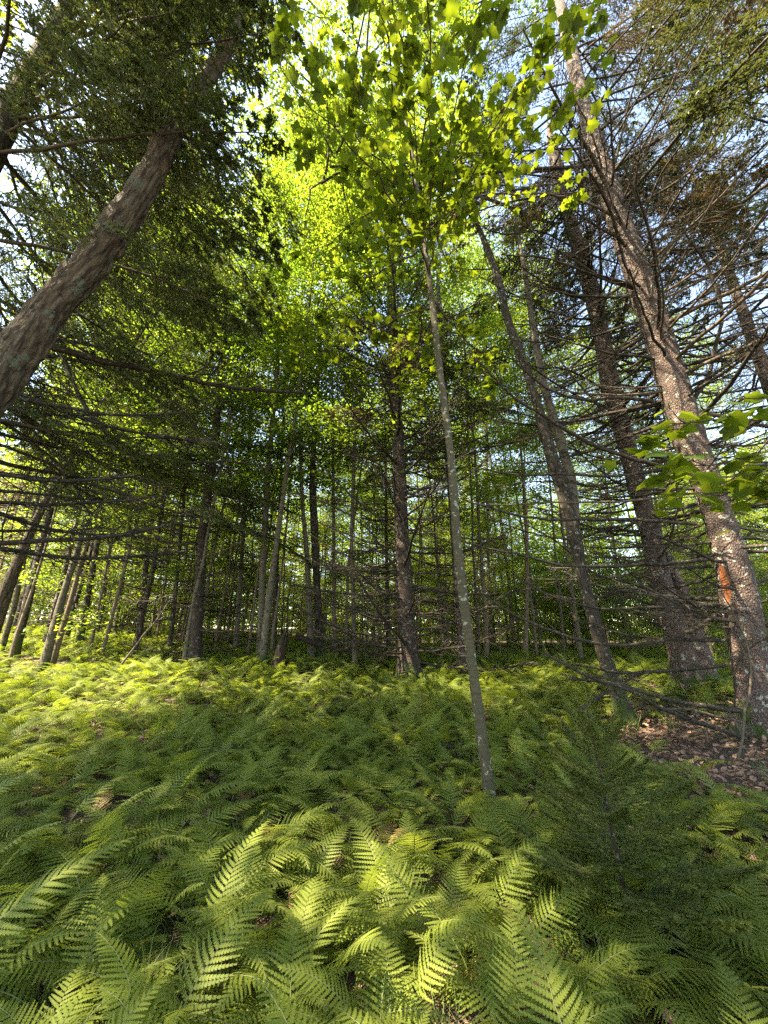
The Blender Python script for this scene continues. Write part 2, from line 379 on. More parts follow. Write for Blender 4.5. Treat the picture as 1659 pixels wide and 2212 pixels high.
def conif(name, H, zl, R, tr, nmat, tmat, dead=True, density=1.0, bl=.05, zd=.6, step=.13):
    g = Geo(); path = trunk_path(H, .012)
    g.tubes(path, tr * np.clip(1 - (path[:, 2] / H) * .95, .04, 1), 9)
    z = np.arange(zd, H - .3, step); z = z + rng.normal(0, .03, len(z)); n = len(z)
    live = z > zl
    L = R * np.clip((H - z) / (H - zl * .6), .08, 1) ** .8 * rng.uniform(.6, 1.1, n); L = np.where(live, L, np.minimum(L, R) * rng.uniform(.35, .9, n))
    az = rng.random(n) * 6.28; d = np.stack([np.cos(az), np.sin(az), np.where(live, rng.uniform(-.35, .05, n), rng.uniform(-.3, .15, n))], -1)
    br = curve(at_z(path, z), d, L, 6, (0, 0, .14), .02)
    g.tubes(br, np.linspace(1, .2, 6)[None] * (.009 + .009 * L)[:, None], 3)
    m = 9
    idx = rng.uniform(.8, 5, (n, m)); i0 = np.minimum(idx.astype(int), 4); fr = (idx - i0)[..., None]; r_ = np.arange(n)[:, None]
    sp = (br[r_, i0] * (1 - fr) + br[r_, i0 + 1] * fr).reshape(-1, 3)
    sgn = np.where(rng.random(n * m) < .5, 1, -1)[:, None]
    dd = norm(np.repeat(d, m, 0)); side = np.cross(dd, [0, 0, 1.0]) * sgn
    sd = norm(dd * .7 + side + np.array([0, 0, -.25]) + rng.normal(0, .15, (n * m, 3)))
    sl = np.repeat(L, m) * rng.uniform(.12, .38, n * m) * (1.15 - idx.ravel() / 5 * .7)
    sh = curve(sp, sd, sl, 4, (0, 0, -.12), .03)
    g.tubes(sh, np.array([[.006, .005, .004, .0025]]) * np.ones((n * m, 1)), 3)
    l = Geo(); lv = np.repeat(live, m)
    if lv.any():
        A = sh[lv]; k = max(4, int(16 * density)); s = rng.uniform(0, 1, (len(A), k)) * 2.999; i0 = s.astype(int); fr = (s - i0)[..., None]; r_ = np.arange(len(A))[:, None]
        pos = (A[r_, i0] * (1 - fr) + A[r_, i0 + 1] * fr).reshape(-1, 3)
        bd = np.repeat(norm(A[:, -1] - A[:, 0]), k, 0) + rng.normal(0, .5, (len(pos), 3)) + [0, 0, -.15]
        l.scatter(*blade(.13), pos, norm(bd), rnd_normals(len(pos), .6), 1.25 * bl * rng.uniform(.6, 1.3, len(pos)))
    return g.mesh(name + "_trunk", [tmat]), (l.mesh(name + "_crown", [nmat], smooth=False, attr=False) if l.V else None)

DEC = [decid("tall_leafy", 15.5, 4.0, 2.5, 13000, .078, LEAF_C, .055, M_bl, M_pale),
       decid("tall_leafy", 14.0, 3.0, 2.2, 12000, .075, LEAF_C, .045, M_bl, M_thin),
       decid("tall_leafy", 17.0, 5.5, 2.9, 14000, .082, LEAF_C, .065, M_bl, M_thin, .05),
       decid("tall_leafy", 12.5, 2.0, 2.0, 11000, .072, LEAF_C, .04, M_bl, M_pale, .06)]
POLE = decid('pole', 13.5, 5.5, 1.5, 5200, .072, LEAF_C, .04, M_bl, M_pale, .05)
POLE2 = decid('pole', 11.0, 4.0, 1.3, 4200, .07, LEAF_C, .03, M_bl, M_thin, .07)
UND = [decid("understory", 5.2, .4, 1.7, 7500, .066, LEAF_C, .025, M_ul, M_thin, .06, 20, .6),
       decid("understory", 7.5, .7, 2.1, 9500, .068, LEAF_C, .035, M_ul, M_thin, .05, 24, .7),
       decid("understory", 3.2, .2, 1.5, 5500, .062, LEAF_C, .018, M_ul, M_thin, .05, 16, .5)]
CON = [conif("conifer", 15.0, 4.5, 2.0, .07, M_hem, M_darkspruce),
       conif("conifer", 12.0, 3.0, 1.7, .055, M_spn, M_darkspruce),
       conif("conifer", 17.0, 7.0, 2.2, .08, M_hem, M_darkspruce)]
DED = [conif("thin_spruce", 7.0, 4.2, 1.1, .028, M_brn, M_thin, density=.8, bl=.04, zd=.2, step=.085),
       conif("thin_spruce", 9.0, 5.5, 1.3, .035, M_spn, M_thin, density=.8, bl=.04, zd=.2, step=.09)]

# ------------------------------------------------------------------ branch meshes shared by the big conifers
def dead_branch(L=2.2, r=.014, n=26, m_=M_dead, seed=0):
    g = Geo(); k = 12; s = np.linspace(0, 1, k)
    main = np.column_stack([s * L, np.cumsum(rng.normal(0, .012, k)) * L * .5, (-.14 * s + .20 * s ** 2.2) * L + np.cumsum(rng.normal(0, .006, k)) * L])
    main[0] = (-.03, 0, 0)
    g.tubes(main, 2.0 * r * np.linspace(1, .34, k), 6)
    q = np.sort(rng.uniform(.12, .98, n)); p = np.stack([np.interp(q, s, main[:, i]) for i in range(3)], -1)
    sg = np.where(np.arange(n) % 2, 1, -1) * 1.0
    d = norm(np.stack([rng.uniform(.5, 1.1, n), sg * rng.uniform(.6, 1.0, n), rng.uniform(-.45, .25, n)], -1))
    l = L * rng.uniform(.10, .34, n) * (1.1 - q * .7); tw = curve(p, d, l, 6, (.1, 0, .05), .035)
    g.tubes(tw, np.linspace(.0062, .0024, 6)[None] * np.ones((n, 1)), 4)
    m = 4; idx = rng.integers(1, 5, (n, m)); sp = tw[np.arange(n)[:, None], idx].reshape(-1, 3)
    dd = norm(np.repeat(d, m, 0) + rng.normal(0, .6, (n * m, 3))); tt = curve(sp, dd, np.repeat(l, m) * rng.uniform(.2, .5, n * m), 4, (0, 0, 0), .05)
    g.tubes(tt, np.array([[.003, .0026, .002, .0015]]) * np.ones((n * m, 1)), 3)
    return g.mesh("dead_branch", [m_])
DEADB = [dead_branch(2.2, .013, 22), dead_branch(2.4, .016, 30), dead_branch(1.8, .011, 18), dead_branch(2.0, .012, 34), dead_branch(2.3, .014, 20, M_deadp), dead_branch(1.6, .010, 14, M_deadp)]

def live_bough(L, nm, wood, r=.018, n=30, m=8, bl=.03, per=9, droop=-.25, start=.15, width=.4, bw=.13):
    g = Geo(); k = 12; s = np.linspace(0, 1, k)
    main = np.column_stack([s * L, np.cumsum(rng.normal(0, .01, k)) * L * .5, (.10 * s + droop * s ** 2) * L]); main[0] = (-.04, 0, 0)
    g.tubes(main, r * np.linspace(1, .15, k), 6)
    q = np.linspace(start, .98, n) + rng.normal(0, .008, n); p = np.stack([np.interp(q, s, main[:, i]) for i in range(3)], -1)
    sg = np.where(np.arange(n) % 2, 1, -1) * 1.0
    d = norm(np.stack([rng.uniform(.7, 1.1, n), sg * rng.uniform(.8, 1.1, n), rng.uniform(-.25, .05, n)], -1))
    prof = np.clip(np.minimum((q - start) * 5 + .4, 1) * (1.12 - q), .08, 1)
    l = L * width * prof * rng.uniform(.75, 1.15, n); k2 = 7; tw = curve(p, d, l, k2, (.12, 0, -.22), .02)
    g.tubes(tw, np.linspace(.005, .0018, k2)[None] * np.ones((n, 1)), 4)
    t = rng.uniform(.15, .98, (n, m)) * (k2 - 1); i0 = np.minimum(t.astype(int), k2 - 2); fr = (t - i0)[..., None]; r_ = np.arange(n)[:, None]
    sp = (tw[r_, i0] * (1 - fr) + tw[r_, i0 + 1] * fr).reshape(-1, 3)
    d2 = np.repeat(d, m, 0); s2 = np.where(rng.random(n * m) < .5, 1, -1)[:, None]
    dd = norm(d2 * .8 + np.cross(d2, [0, 0, 1.0]) * s2 * .9 + rng.normal(0, .12, (n * m, 3)) + [0, 0, -.15])
    sl = np.repeat(l, m) * rng.uniform(.18, .42, n * m); tt = curve(sp, dd, sl, 4, (0, 0, -.15), .02)
    g.tubes(tt, np.array([[.0022, .0018, .0014, .001]]) * np.ones((n * m, 1)), 3)
    f = Geo()
    for A, kk, pr in ((tt, 4, per), (tw, k2, per * 2), (main[None], k, per * 3)):
        u = rng.uniform(.0, 1, (len(A), pr)) * (kk - 1.001); i0 = u.astype(int); fr = (u - i0)[..., None]; r_ = np.arange(len(A))[:, None]
        pos = (A[r_, i0] * (1 - fr) + A[r_, i0 + 1] * fr).reshape(-1, 3)
        ax = norm(A[r_, i0 + 1] - A[r_, i0]).reshape(-1, 3)
        dr = norm(ax * .8 + rng.normal(0, .55, (len(pos), 3)) * [1, 1, .5])
        f.scatter(*blade(bw), pos, dr, rnd_normals(len(pos), .5), bl * rng.uniform(.7, 1.3, len(pos)))
    return g.mesh("bough", [wood]), f.mesh("needles", [nm], smooth=False, attr=False)
HEMB = [live_bough(3.0, M_hem, M_twig, .022, 36, 11, .034, 24, width=.36, bw=.17), live_bough(2.6, M_hem, M_twig, .02, 32, 11, .034, 24, droop=-.35, width=.40, bw=.17),
        live_bough(2.2, M_hem, M_twig, .016, 30, 11, .033, 22, droop=-.2, width=.44, bw=.17), live_bough(3.2, M_hem, M_twig, .022, 28, 10, .034, 21, droop=-.15, start=.35, width=.36, bw=.17)]
SPRB = [live_bough(2.4, M_spn, M_dead, .022, 28, 9, .036, 18, droop=-.2, start=.3, bw=.16), live_bough(2.8, M_spn, M_dead, .026, 30, 9, .036, 17, droop=-.3, start=.38, width=.38, bw=.16),
        live_bough(2.0, M_brn, M_dead, .018, 26, 9, .034, 17, droop=-.25, start=.25, bw=.16)]

def add_branch(tree, origin, p, az, el, scale, which, roll=0.0, leafy=None, name="dead_branch"):
    R = Matrix.Rotation(az, 4, 'Z') @ Matrix.Rotation(-el, 4, 'Y') @ Matrix.Rotation(roll, 4, 'X')
    o = bpy.data.objects.new(name, which); sc.collection.objects.link(o); o.parent = tree
    o.matrix_local = Matrix.Translation(Vector([float(a) for a in (p - origin)])) @ R @ Matrix.Scale(scale, 4)
    if leafy is not None:
        f = bpy.data.objects.new("needles", leafy); sc.collection.objects.link(f); f.parent = o
    return o

# ------------------------------------------------------------------ the trees one can point at
def smooth_path(pts, rad, ds):
    pts = np.asarray(pts); s = np.concatenate([[0], np.cumsum(np.linalg.norm(np.diff(pts, axis=0), axis=1))])
    n = max(8, int(s[-1] / ds)); u = np.linspace(0, s[-1], n)
    m = np.gradient(pts, s, axis=0); mr = np.gradient(rad, s)
    i = np.clip(np.searchsorted(s, u, 'right') - 1, 0, len(s) - 2); h = (s[i + 1] - s[i]); t = (u - s[i]) / h
    a = 2 * t ** 3 - 3 * t ** 2 + 1; b = t ** 3 - 2 * t ** 2 + t; c = -2 * t ** 3 + 3 * t ** 2; d = t ** 3 - t ** 2
    def f(y, dy):
        if y.ndim == 2: return a[:, None] * y[i] + (b * h)[:, None] * dy[i] + c[:, None] * y[i + 1] + (d * h)[:, None] * dy[i + 1]
        return a * y[i] + b * h * dy[i] + c * y[i + 1] + d * h * dy[i + 1]
    return f(pts, m), np.maximum(f(np.asarray(rad), mr), .003)

class Trunk: pass
def hero_trunk(name, label, px, Y, mt, top, group=None, cat="tree", sides=24, ds=.06, rough=.0, flare=.5, base=None, Ys=None, dy=0.0):
    pts, rad = [], []
    for i, (x, y, w) in enumerate(px):
        p, t, xx = P(x, y, Y if Ys is None else Ys[i])
        pts.append(p)
        if i < len(px) - 1: sl = abs((px[i + 1][0] - x) / max(1.0, abs(px[i + 1][1] - y)))
        else: sl = abs((x - px[i - 1][0]) / max(1.0, abs(y - px[i - 1][1])))
        rad.append(.5 * w * t / F0 / math.sqrt(1 + xx * xx) / math.sqrt(1 + sl * sl) * .91)
    pts = [np.array(p) for p in pts]
    # down to the ground
    p0, p1 = pts[0], pts[1]
    if base is not None: pts.insert(0, np.array(base)); rad.insert(0, rad[0] * 1.15)
    else:
        d = (p0 - p1) / (p0[2] - p1[2]); g = gz(p0[0], p0[1]) - .12
        if p0[2] > g + .05: pts.insert(0, p0 + d * (g - p0[2])); rad.insert(0, rad[0] * 1.05)
    if top > pts[-1][2] + .5:
        d = (pts[-1] - pts[-2]) / (pts[-1][2] - pts[-2][2]); z = pts[-1][2]; r0 = rad[-1]
        for f in (.33, .66, 1.0):
            zz = (top - z) * f; pts.append(np.array([pts[-1 - int(0)][0], 0, 0]) * 0 + np.array([P_last[0] + d[0] * zz * (1 - .4 * f), P_last[1] + d[1] * zz * (1 - .4 * f), z + zz]) if False else np.array([pts[len(px) - 1 + (1 if len(pts) > len(px) else 0)][0], 0, 0]) * 0 + top_pt(pts, d, z, zz, f))
            rad.append(max(.012, r0 * (1 - .9 * f)))
    path, r = smooth_path(pts, rad, ds)
    g0 = gz(path[0][0], path[0][1]); r = r * (1 + flare * np.exp(-np.maximum(path[:, 2] - g0, 0) / .22))
    org = np.array([path[0][0], path[0][1], g0])
    if True:
        T = thing(name, label, cat, org, 0, group)
    g = Geo()
    ph = random.random() * 6; fl = flare
    def wob(A, rr):
        phi = np.arctan2(A[..., 1], A[..., 0]); hh = A[..., 2] - A[:, :1, :1, 2]
        lob = rr * fl * .9 * np.exp(-hh / (.10 + 1.2 * float(rr[:, 2:5].mean()))) * np.maximum(0, np.cos(3 * phi + ph) + .35 * np.cos(phi + 2 * ph)) * (fl > .22)
        return wob0(A, rr) + lob
    def wob0(A, rr):
        q = A.copy(); q[..., 2] *= .6
        v = vnoise(q * 9.0 / max(.05, float(rr.mean())) * .05) * .10 + vnoise(A * 14) * .05
        if rough: v = v + rough * (np.abs(vnoise(np.stack([A[..., 0] * 30, A[..., 1] * 30, A[..., 2] * 5], -1))) - .3) + rough * .5 * vnoise(A * 45)
        return rr * v
    g.tubes(path - org, r, sides, wob=wob)
    link("trunk", g.mesh(name + "_trunk", [mt]), T)
    t = Trunk(); t.ob = T; t.path = path; t.r = r; t.org = org
    return t
def top_pt(pts, d, z, zz, f):
    b = top_pt.base.get(id(d))
    if b is None:
        top_pt.base = {id(d): pts[-1].copy()}; b = pts[-1].copy()
    return np.array([b[0] + d[0] * zz * (1 - .35 * f), b[1] + d[1] * zz * (1 - .35 * f), z + zz])
top_pt.base = {}

def radial(t, z0, z1, n, meshes, sc0, sc1, el=(-.15, .25), leafy=False, name="dead_branch", az=None):
    for i in range(n):
        z = z0 + (z1 - z0) * (i + random.random()) / n
        p = at_z(t.path, z); rr = float(np.interp(z, t.path[:, 2], t.r))
        a = (random.random() * 2 * PI) if az is None else random.uniform(*az)
        m = random.choice(meshes)
        f = (z - z0) / max(z1 - z0, .1)
        s = (sc0 + (sc1 - sc0) * f) * random.uniform(.7, 1.2)
        p = p + np.array([math.cos(a), math.sin(a), 0]) * rr * .7
        if leafy: add_branch(t.ob, t.org, p, a, random.uniform(*el), s, m[0], random.uniform(-.3, .3), m[1], name)
        else: add_branch(t.ob, t.org, p, a, random.uniform(*el), s, m, random.uniform(-.6, .6), None, name)

def limb(t, pts, r0=.02, mt=None, twigs=14, name="limb", tl=.5, side=5):
    """a limb through given world points, with small dead twigs"""
    path, r = smooth_path([np.asarray(p) for p in pts], list(np.linspace(r0, r0 * .42, len(pts))), .05)
    path = path + np.cumsum(rng.normal(0, .0035, path.shape), axis=0)
    g = Geo(); o = path[0]
    g.tubes(path - o, r * 1.15, 7)
    n = twigs; idx = rng.integers(len(path) // 7, len(path) - 1, n); ax = norm(path[np.minimum(idx + 1, len(path) - 1)] - path[idx - 1])
    sg = np.where(rng.random(n) < .5, 1, -1)[:, None]
    d = norm(ax * .7 + np.cross(ax, [0, 0, 1.0]) * sg * .8 + rng.normal(0, .35, (n, 3)))
    tw = curve(path[idx] - o, d, rng.uniform(.25, 1, n) * tl, 6, (0, 0, .03), .04)
    g.tubes(tw, np.linspace(.006, .0024, 6)[None] * np.ones((n, 1)), 4)
    m = 3; ii = rng.integers(1, 5, (n, m)); sp = tw[np.arange(n)[:, None], ii].reshape(-1, 3)
    tt = curve(sp, norm(np.repeat(d, m, 0) + rng.normal(0, .6, (n * m, 3))), rng.uniform(.1, .4, n * m) * tl, 4, (0, 0, 0), .05)
    g.tubes(tt, np.array([[.002, .0017, .0014, .001]]) * np.ones((n * m, 1)), 3)
    link(name, g.mesh(name, [mt or M_dead]), t.ob, o - t.org)

def pl(points, Y0, Y1):
    n = len(points); return [P(x, y, Y0 + (Y1 - Y0) * i / (n - 1))[0] for i, (x, y) in enumerate(points)]

# --- the big spruce at the edge of the litter mound
D = hero_trunk("spruce_tree", "largest spruce with scaly pink grey bark and an orange wound, beside the leaf litter mound",
    [(1648, 1600, 104), (1622, 1437, 98), (1597, 1287, 98), (1558, 1137, 88), (1486, 937, 84), (1426, 737, 76), (1380, 600, 68), (1345, 500, 60), (1282, 300, 44), (1265, 240, 38), (1212, 20, 24)],
    4.8, M_spruce, 18.0, sides=56, ds=.035, rough=.035, flare=.45)
E = hero_trunk("spruce_tree", "second spruce with sunlit pink bark, standing behind the largest spruce and forked near its base",
    [(1497, 1478, 78), (1453, 1337, 62), (1422, 1237, 56), (1402, 1137, 54), (1374, 1037, 46), (1347, 937, 50), (1320, 837, 46), (1302, 737, 42), (1270, 600, 42), (1238, 500, 33), (1217, 425, 26), (1190, 300, 20)],
    6.5, M_spruce, 15.0, sides=44, ds=.04, rough=.035, flare=.5)
# the shorter stem leaning beside it at the base
g = Geo(); pa, ra = smooth_path([P(1535, 1500, 6.45)[0], P(1498, 1370, 6.45)[0], P(1462, 1250, 6.5)[0], P(1440, 1190, 6.52)[0]], [.2, .13, .09, .05], .05)
g.tubes(pa - E.org, ra, 20, wob=lambda A, rr: rr * .1 * vnoise(A * 14)); link("buttress_root", g.mesh("buttress_root", [M_spruce]), E.ob)
Ft = hero_trunk("hardwood_tree", "dark rough barked tree leaning over, with two stems joining halfway, between sapling and spruces",
    [(1352, 1545, 44), (1312, 1437, 40), (1283, 1337, 34), (1257, 1237, 30), (1236, 1137, 36), (1208, 1037, 34), (1177, 937, 27), (1150, 837, 21), (1114, 737, 21), (1100, 700, 19), (1075, 600, 18), (1037, 500, 14), (1000, 425, 10)],
    5.6, M_rough, 12.5, sides=32, ds=.045, rough=.09, flare=.35)
pts = [P(1240, 1130, 5.7)[0], P(1232, 1037, 5.8)[0], P(1206, 937, 5.9)[0], P(1176, 837, 5.95)[0], P(1156, 737, 6.0)[0], P(1136, 600, 6.05)[0], P(1118, 500, 6.1)[0], P(1095, 300, 6.1)[0]]
pa, ra = smooth_path(pts, [.09, .085, .075, .066, .06, .05, .04, .02], .05); g = Geo(); g.tubes(pa - Ft.org, ra, 20, wob=lambda A, rr: rr * .12 * vnoise(A * 14)); link("stem", g.mesh("stem", [M_pale]), Ft.ob)
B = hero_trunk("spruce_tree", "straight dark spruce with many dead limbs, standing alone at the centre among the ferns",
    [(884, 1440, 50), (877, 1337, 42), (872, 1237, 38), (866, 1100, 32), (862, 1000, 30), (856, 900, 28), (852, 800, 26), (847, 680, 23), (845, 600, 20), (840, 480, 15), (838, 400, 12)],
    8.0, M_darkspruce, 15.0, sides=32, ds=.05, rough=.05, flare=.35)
Cs = hero_trunk("maple_sapling", "slender leaning maple sapling with white lichen spots, rising from the ferns",
    [(1060, 1735, 28), (1042, 1600, 26), (1015, 1400, 25), (990, 1200, 22), (975, 1000, 19), (950, 800, 16), (927, 600, 13), (905, 450, 11), (890, 330, 9), (870, 230, 7)],
    3.55, M_sap, 8.2, sides=20, ds=.05, rough=.02, flare=.2)
Hs = hero_trunk("spruce_tree", "thin reddish spruce directly behind the leaning maple sapling",
    [(1003, 1405, 30), (990, 1237, 26), (980, 1100, 24), (967, 950, 20), (956, 787, 17), (948, 650, 12)], 8.8, M_spruce, 13, sides=18, ds=.08, rough=.05)
A = hero_trunk("leaning_maple", "massive leaning maple with peeling grey brown bark, passing behind the hemlock boughs",
    [(-215, 1130, 150), (-85, 935, 140), (8, 812, 132), (62, 730, 132), (118, 655, 120), (192, 575, 104), (248, 500, 96), (300, 425, 76), (350, 330, 66), (395, 240, 54), (440, 180, 46), (498, 90, 34), (525, 20, 26)],
    2.4, M_maple, 12, sides=72, ds=.03, rough=.17, flare=.3)
BIGC = decid("big_maple", 9.0, 1.0, 3.4, 26000, .075, LEAF_C, .09, M_bl, M_maple, .02, 40, .8, bole=False)
SHADE_MAPLE = decid("shade_maple", 16, 7.5, 4.8, 11500, .14, LEAF_C, .16, M_bl, M_maple, .02, 44, .5)  # crown made wide to block sun from the foreground ferns
for k, (zc, sx_) in enumerate(((8.6, 1.0),)):
    c = at_z(A.path, zc) - A.org + [.2, 2.2, 0]
    o = link("limbs", BIGC[0], A.ob, c + [0, .3, 0], (0, .25, k * 2.0), sx_); o2 = link("crown", BIGC[1], o)
T0 = thing("hemlock_tree", "tall hemlock with dark drooping boughs, its trunk at the upper corner of the picture", "tree", (-4.05, 2.6, gz(-4.05, 2.6)))
t0 = Trunk(); t0.ob = T0; t0.org = np.array([-4.05, 2.6, gz(-4.05, 2.6)])
zz = np.linspace(-.2, 16, 120); t0.path = np.column_stack([-4.05 + .03 * np.sin(zz), 2.6 + .04 * np.sin(zz * .7), zz]); t0.r = .19 * (1 - zz / 18)
g = Geo(); g.tubes(t0.path - t0.org, t0.r, 24, wob=lambda A, rr: rr * .1 * vnoise(A * 12)); link("trunk", g.mesh("hemlock_trunk", [M_rough]), T0)
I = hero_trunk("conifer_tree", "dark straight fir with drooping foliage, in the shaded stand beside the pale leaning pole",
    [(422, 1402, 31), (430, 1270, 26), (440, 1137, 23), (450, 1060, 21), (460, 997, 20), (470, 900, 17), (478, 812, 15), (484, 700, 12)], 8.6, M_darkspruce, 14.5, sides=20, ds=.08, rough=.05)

slim = [  # label, pixels, Y, material, top, crown?
 ("pale thin pole leaning against the dark fir", [(400, 1407, 10), (418, 1300, 9), (437, 1222, 8), (455, 1120, 7), (470, 1047, 7), (490, 940, 6), (505, 862, 5)], 8.2, M_pale, 14, 0),
 ("grey birch with dark knots, beside the broken black stump", [(562, 1407, 19), (570, 1187, 15), (582, 987, 13), (595, 837, 11), (602, 737, 10), (607, 650, 8)], 8.8, M_pale, 17, 0),
 ("pale grey trunk touching the black twin trunk", [(670, 1372, 17), (662, 1187, 12), (655, 1110, 10), (650, 1017, 9), (650, 912, 8)], 9.5, M_pale, 18, 1),
 ("black rough trunk in the clump behind the birch", [(690, 1372, 20), (684, 1250, 18), (679, 1137, 19), (675, 1017, 15), (680, 937, 12)], 9.8, M_rough, 19, 2),
 ("slim trunk between the black trunk and the central spruce, knotted", [(766, 1402, 13), (763, 1300, 10), (760, 1187, 9), (764, 1017, 9), (770, 837, 6)], 9.0, M_pale, 17, 1),
 ("thin pole rising straight next to the black trunk", [(722, 1372, 10), (721, 1200, 9), (720, 1037, 7), (718, 850, 5)], 10.5, M_thin, 18, 0),
 ("thin tilted pole crossing the knotted slim trunk", [(748, 1385, 7), (752, 1237, 6), (765, 1120, 5), (782, 1000, 4)], 10.0, M_thin, 9, 3),
 ("tan curved trunk, frontmost of the close pair in the shade", [(118, 1352, 24), (135, 1290, 20), (160, 1212, 17), (178, 1150, 15), (195, 1090, 13), (240, 947, 10)], 7.4, M_pale, 13, 1),
 ("brown trunk rubbing against the tan curved trunk", [(138, 1347, 17), (155, 1290, 14), (176, 1212, 12), (196, 1150, 10), (216, 1090, 9), (262, 930, 7)], 7.6, M_thin, 13, 0),
 ("thick curving grey trunk at the edge of the shaded stand", [(-12, 1345, 52), (12, 1280, 44), (50, 1187, 30), (85, 1110, 24), (120, 1040, 20), (172, 957, 16), (212, 880, 14), (262, 822, 11), (300, 760, 9)], 6.2, M_maple, 12, 2),
 ("dark trunk behind the thick curving grey trunk", [(52, 1330, 26), (82, 1210, 22), (112, 1090, 18), (150, 950, 14)], 8.0, M_rough, 13, 0),
 ("reddish trunk among the shaded poles", [(112, 1335, 16), (138, 1240, 13), (165, 1130, 11), (190, 1030, 9)], 9.0, M_spruce, 12, None),
 ("birch pole with black marks rising out of young foliage", [(516, 1300, 12), (521, 1222, 11), (528, 1110, 10), (536, 1007, 9), (542, 900, 7)], 10.5, M_pale, 14, 0),
 ("slim dark pole behind the leaning two stemmed tree", [(1136, 1380, 12), (1138, 1287, 10), (1137, 1137, 9), (1130, 1037, 7)], 9.8, M_thin, 11, 1),
 ("dark twin pole behind the grey birch", [(592, 1380, 14), (597, 1250, 10), (604, 1100, 8), (610, 950, 6)], 10.2, M_rough, 11, 3),
 ("straight dark pole left of the central spruce roots", [(838, 1385, 12), (836, 1250, 9), (834, 1100, 7), (833, 950, 6)], 11.5, M_darkspruce, 12, None),
 ("dark trunk in the middle of the shaded stand", [(180, 1340, 18), (205, 1200, 15), (228, 1060, 12), (250, 930, 9)], 9.4, M_rough, 13, 2),
 ("brown spruce pole near the fallen grey branch", [(300, 1370, 16), (318, 1200, 13), (335, 1050, 11), (350, 900, 8)], 10.0, M_darkspruce, 12, None),
 ("pale pole deep in the shaded stand beyond the tan pair", [(250, 1350, 12), (272, 1200, 10), (290, 1050, 8), (306, 930, 7)], 10.8, M_pale, 12, 0),
 ("small dark spruce pole between fallen branch and fir", [(368, 1385, 12), (382, 1250, 10), (395, 1100, 8), (405, 980, 6)], 9.8, M_darkspruce, 9, None),
]
SLIM = []
for lab, px, Y, m_, top, cr in slim:
    lab = lab.replace("left of the central", "next to the central")
    t = hero_trunk("slim_tree", lab, px, Y, m_, top, sides=12, ds=.15, rough=.04, flare=.25)
    SLIM.append(t)
    if cr is not None:
        cm = DEC[cr][1]; zt = {0: 15.5, 1: 14, 2: 17, 3: 12.5}[cr]
        s = top / zt; xy = at_z(t.path, top * .6) - t.org
        o = link("crown", cm, t.ob, (xy[0], xy[1], 0), (0, 0, random.random() * 6.28), s)
    else:
        radial(t, 1.0, top * .55, 26, DEADB, .45, .55)
        radial(t, top * .5, top * .95, 22, HEMB, .5, .25, (-.3, 0), True, "bough")

rad = math.radians
# limbs of the big spruces drawn from the photograph
HL = [
 ([(1569, 1312), (1480, 1367), (1330, 1389), (1200, 1362), (1110, 1322), (1020, 1257)], 4.8, 4.3, .021, None),
 ([(1540, 1207), (1404, 1219), (1230, 1219), (1130, 1197), (1005, 1165)], 4.8, 4.6, .022, None),
 ([(1505, 1132), (1355, 1122), (1140, 1122), (1070, 1105), (1000, 1082)], 4.8, 5.0, .022, None),
 ([(1410, 868), (1330, 860), (1255, 862), (1180, 832), (1110, 767)], 4.8, 4.2, .024, None),
 ([(1452, 1015), (1350, 985), (1280, 957), (1180, 897), (1110, 847), (1030, 767)], 4.8, 4.0, .026, None),
 ([(1470, 1005), (1330, 1027), (1205, 1025), (1110, 1027), (1040, 1017)], 4.8, 4.5, .02, None),
 ([(1500, 1065), (1330, 1082), (1180, 1083), (1045, 1087)], 4.8, 5.2, .016, M_deadp),
 ([(1540, 1307), (1405, 1314), (1280, 1314), (1180, 1287), (1110, 1242)], 4.8, 4.4, .018, None),
 ([(1570, 1437), (1430, 1452), (1355, 1457), (1250, 1440)], 4.8, 4.6, .02, None),
 ([(1340, 480), (1324, 467), (1260, 435), (1180, 417), (1080, 415)], 4.8, 3.6, .022, M_deadp),
 ([(1375, 625), (1265, 590), (1180, 555), (1080, 545)], 4.8, 4.0, .02, None),
 ([(1310, 400), (1205, 395), (1055, 425), (930, 435)], 4.8, 3.4, .02, None),
 ([(1495, 868), (1530, 815), (1554, 740), (1565, 665), (1535, 560), (1485, 490)], 4.8, 3.8, .03, None),
 ([(1400, 690), (1412, 560), (1390, 470), (1345, 360)], 4.75, 3.6, .022, None),
 ([(1325, 380), (1350, 250), (1385, 130), (1425, -20)], 4.8, 3.0, .018, M_deadp),
 ([(1345, 420), (1400, 300), (1475, 185), (1590, 0)], 4.8, 2.8, .016, M_deadp),
 ([(1370, 520), (1430, 370), (1495, 280), (1659, 115)], 4.8, 2.8, .016, None),
 ([(1400, 610), (1500, 480), (1580, 400), (1680, 320)], 4.8, 3.2, .016, None),
 ([(1440, 770), (1520, 700), (1600, 640), (1690, 560)], 4.8, 3.4, .015, None),
 ([(1600, 1537), (1500, 1525), (1420, 1505), (1340, 1478), (1230, 1460)], 4.7, 4.5, .026, None),
 ([(1605, 1592), (1520, 1565), (1440, 1540), (1370, 1500), (1300, 1478), (1180, 1420)], 4.6, 4.3, .024, None),
 ([(1600, 1560), (1480, 1530), (1400, 1528), (1320, 1500)], 4.7, 4.4, .016, M_deadp),
 ([(1585, 1460), (1620, 1400), (1665, 1370)], 4.6, 4.0, .012, M_deadp),
]
for pts, y0, y1, r0, m_ in HL: limb(D, pl(pts, y0, y1), r0, m_, 16)
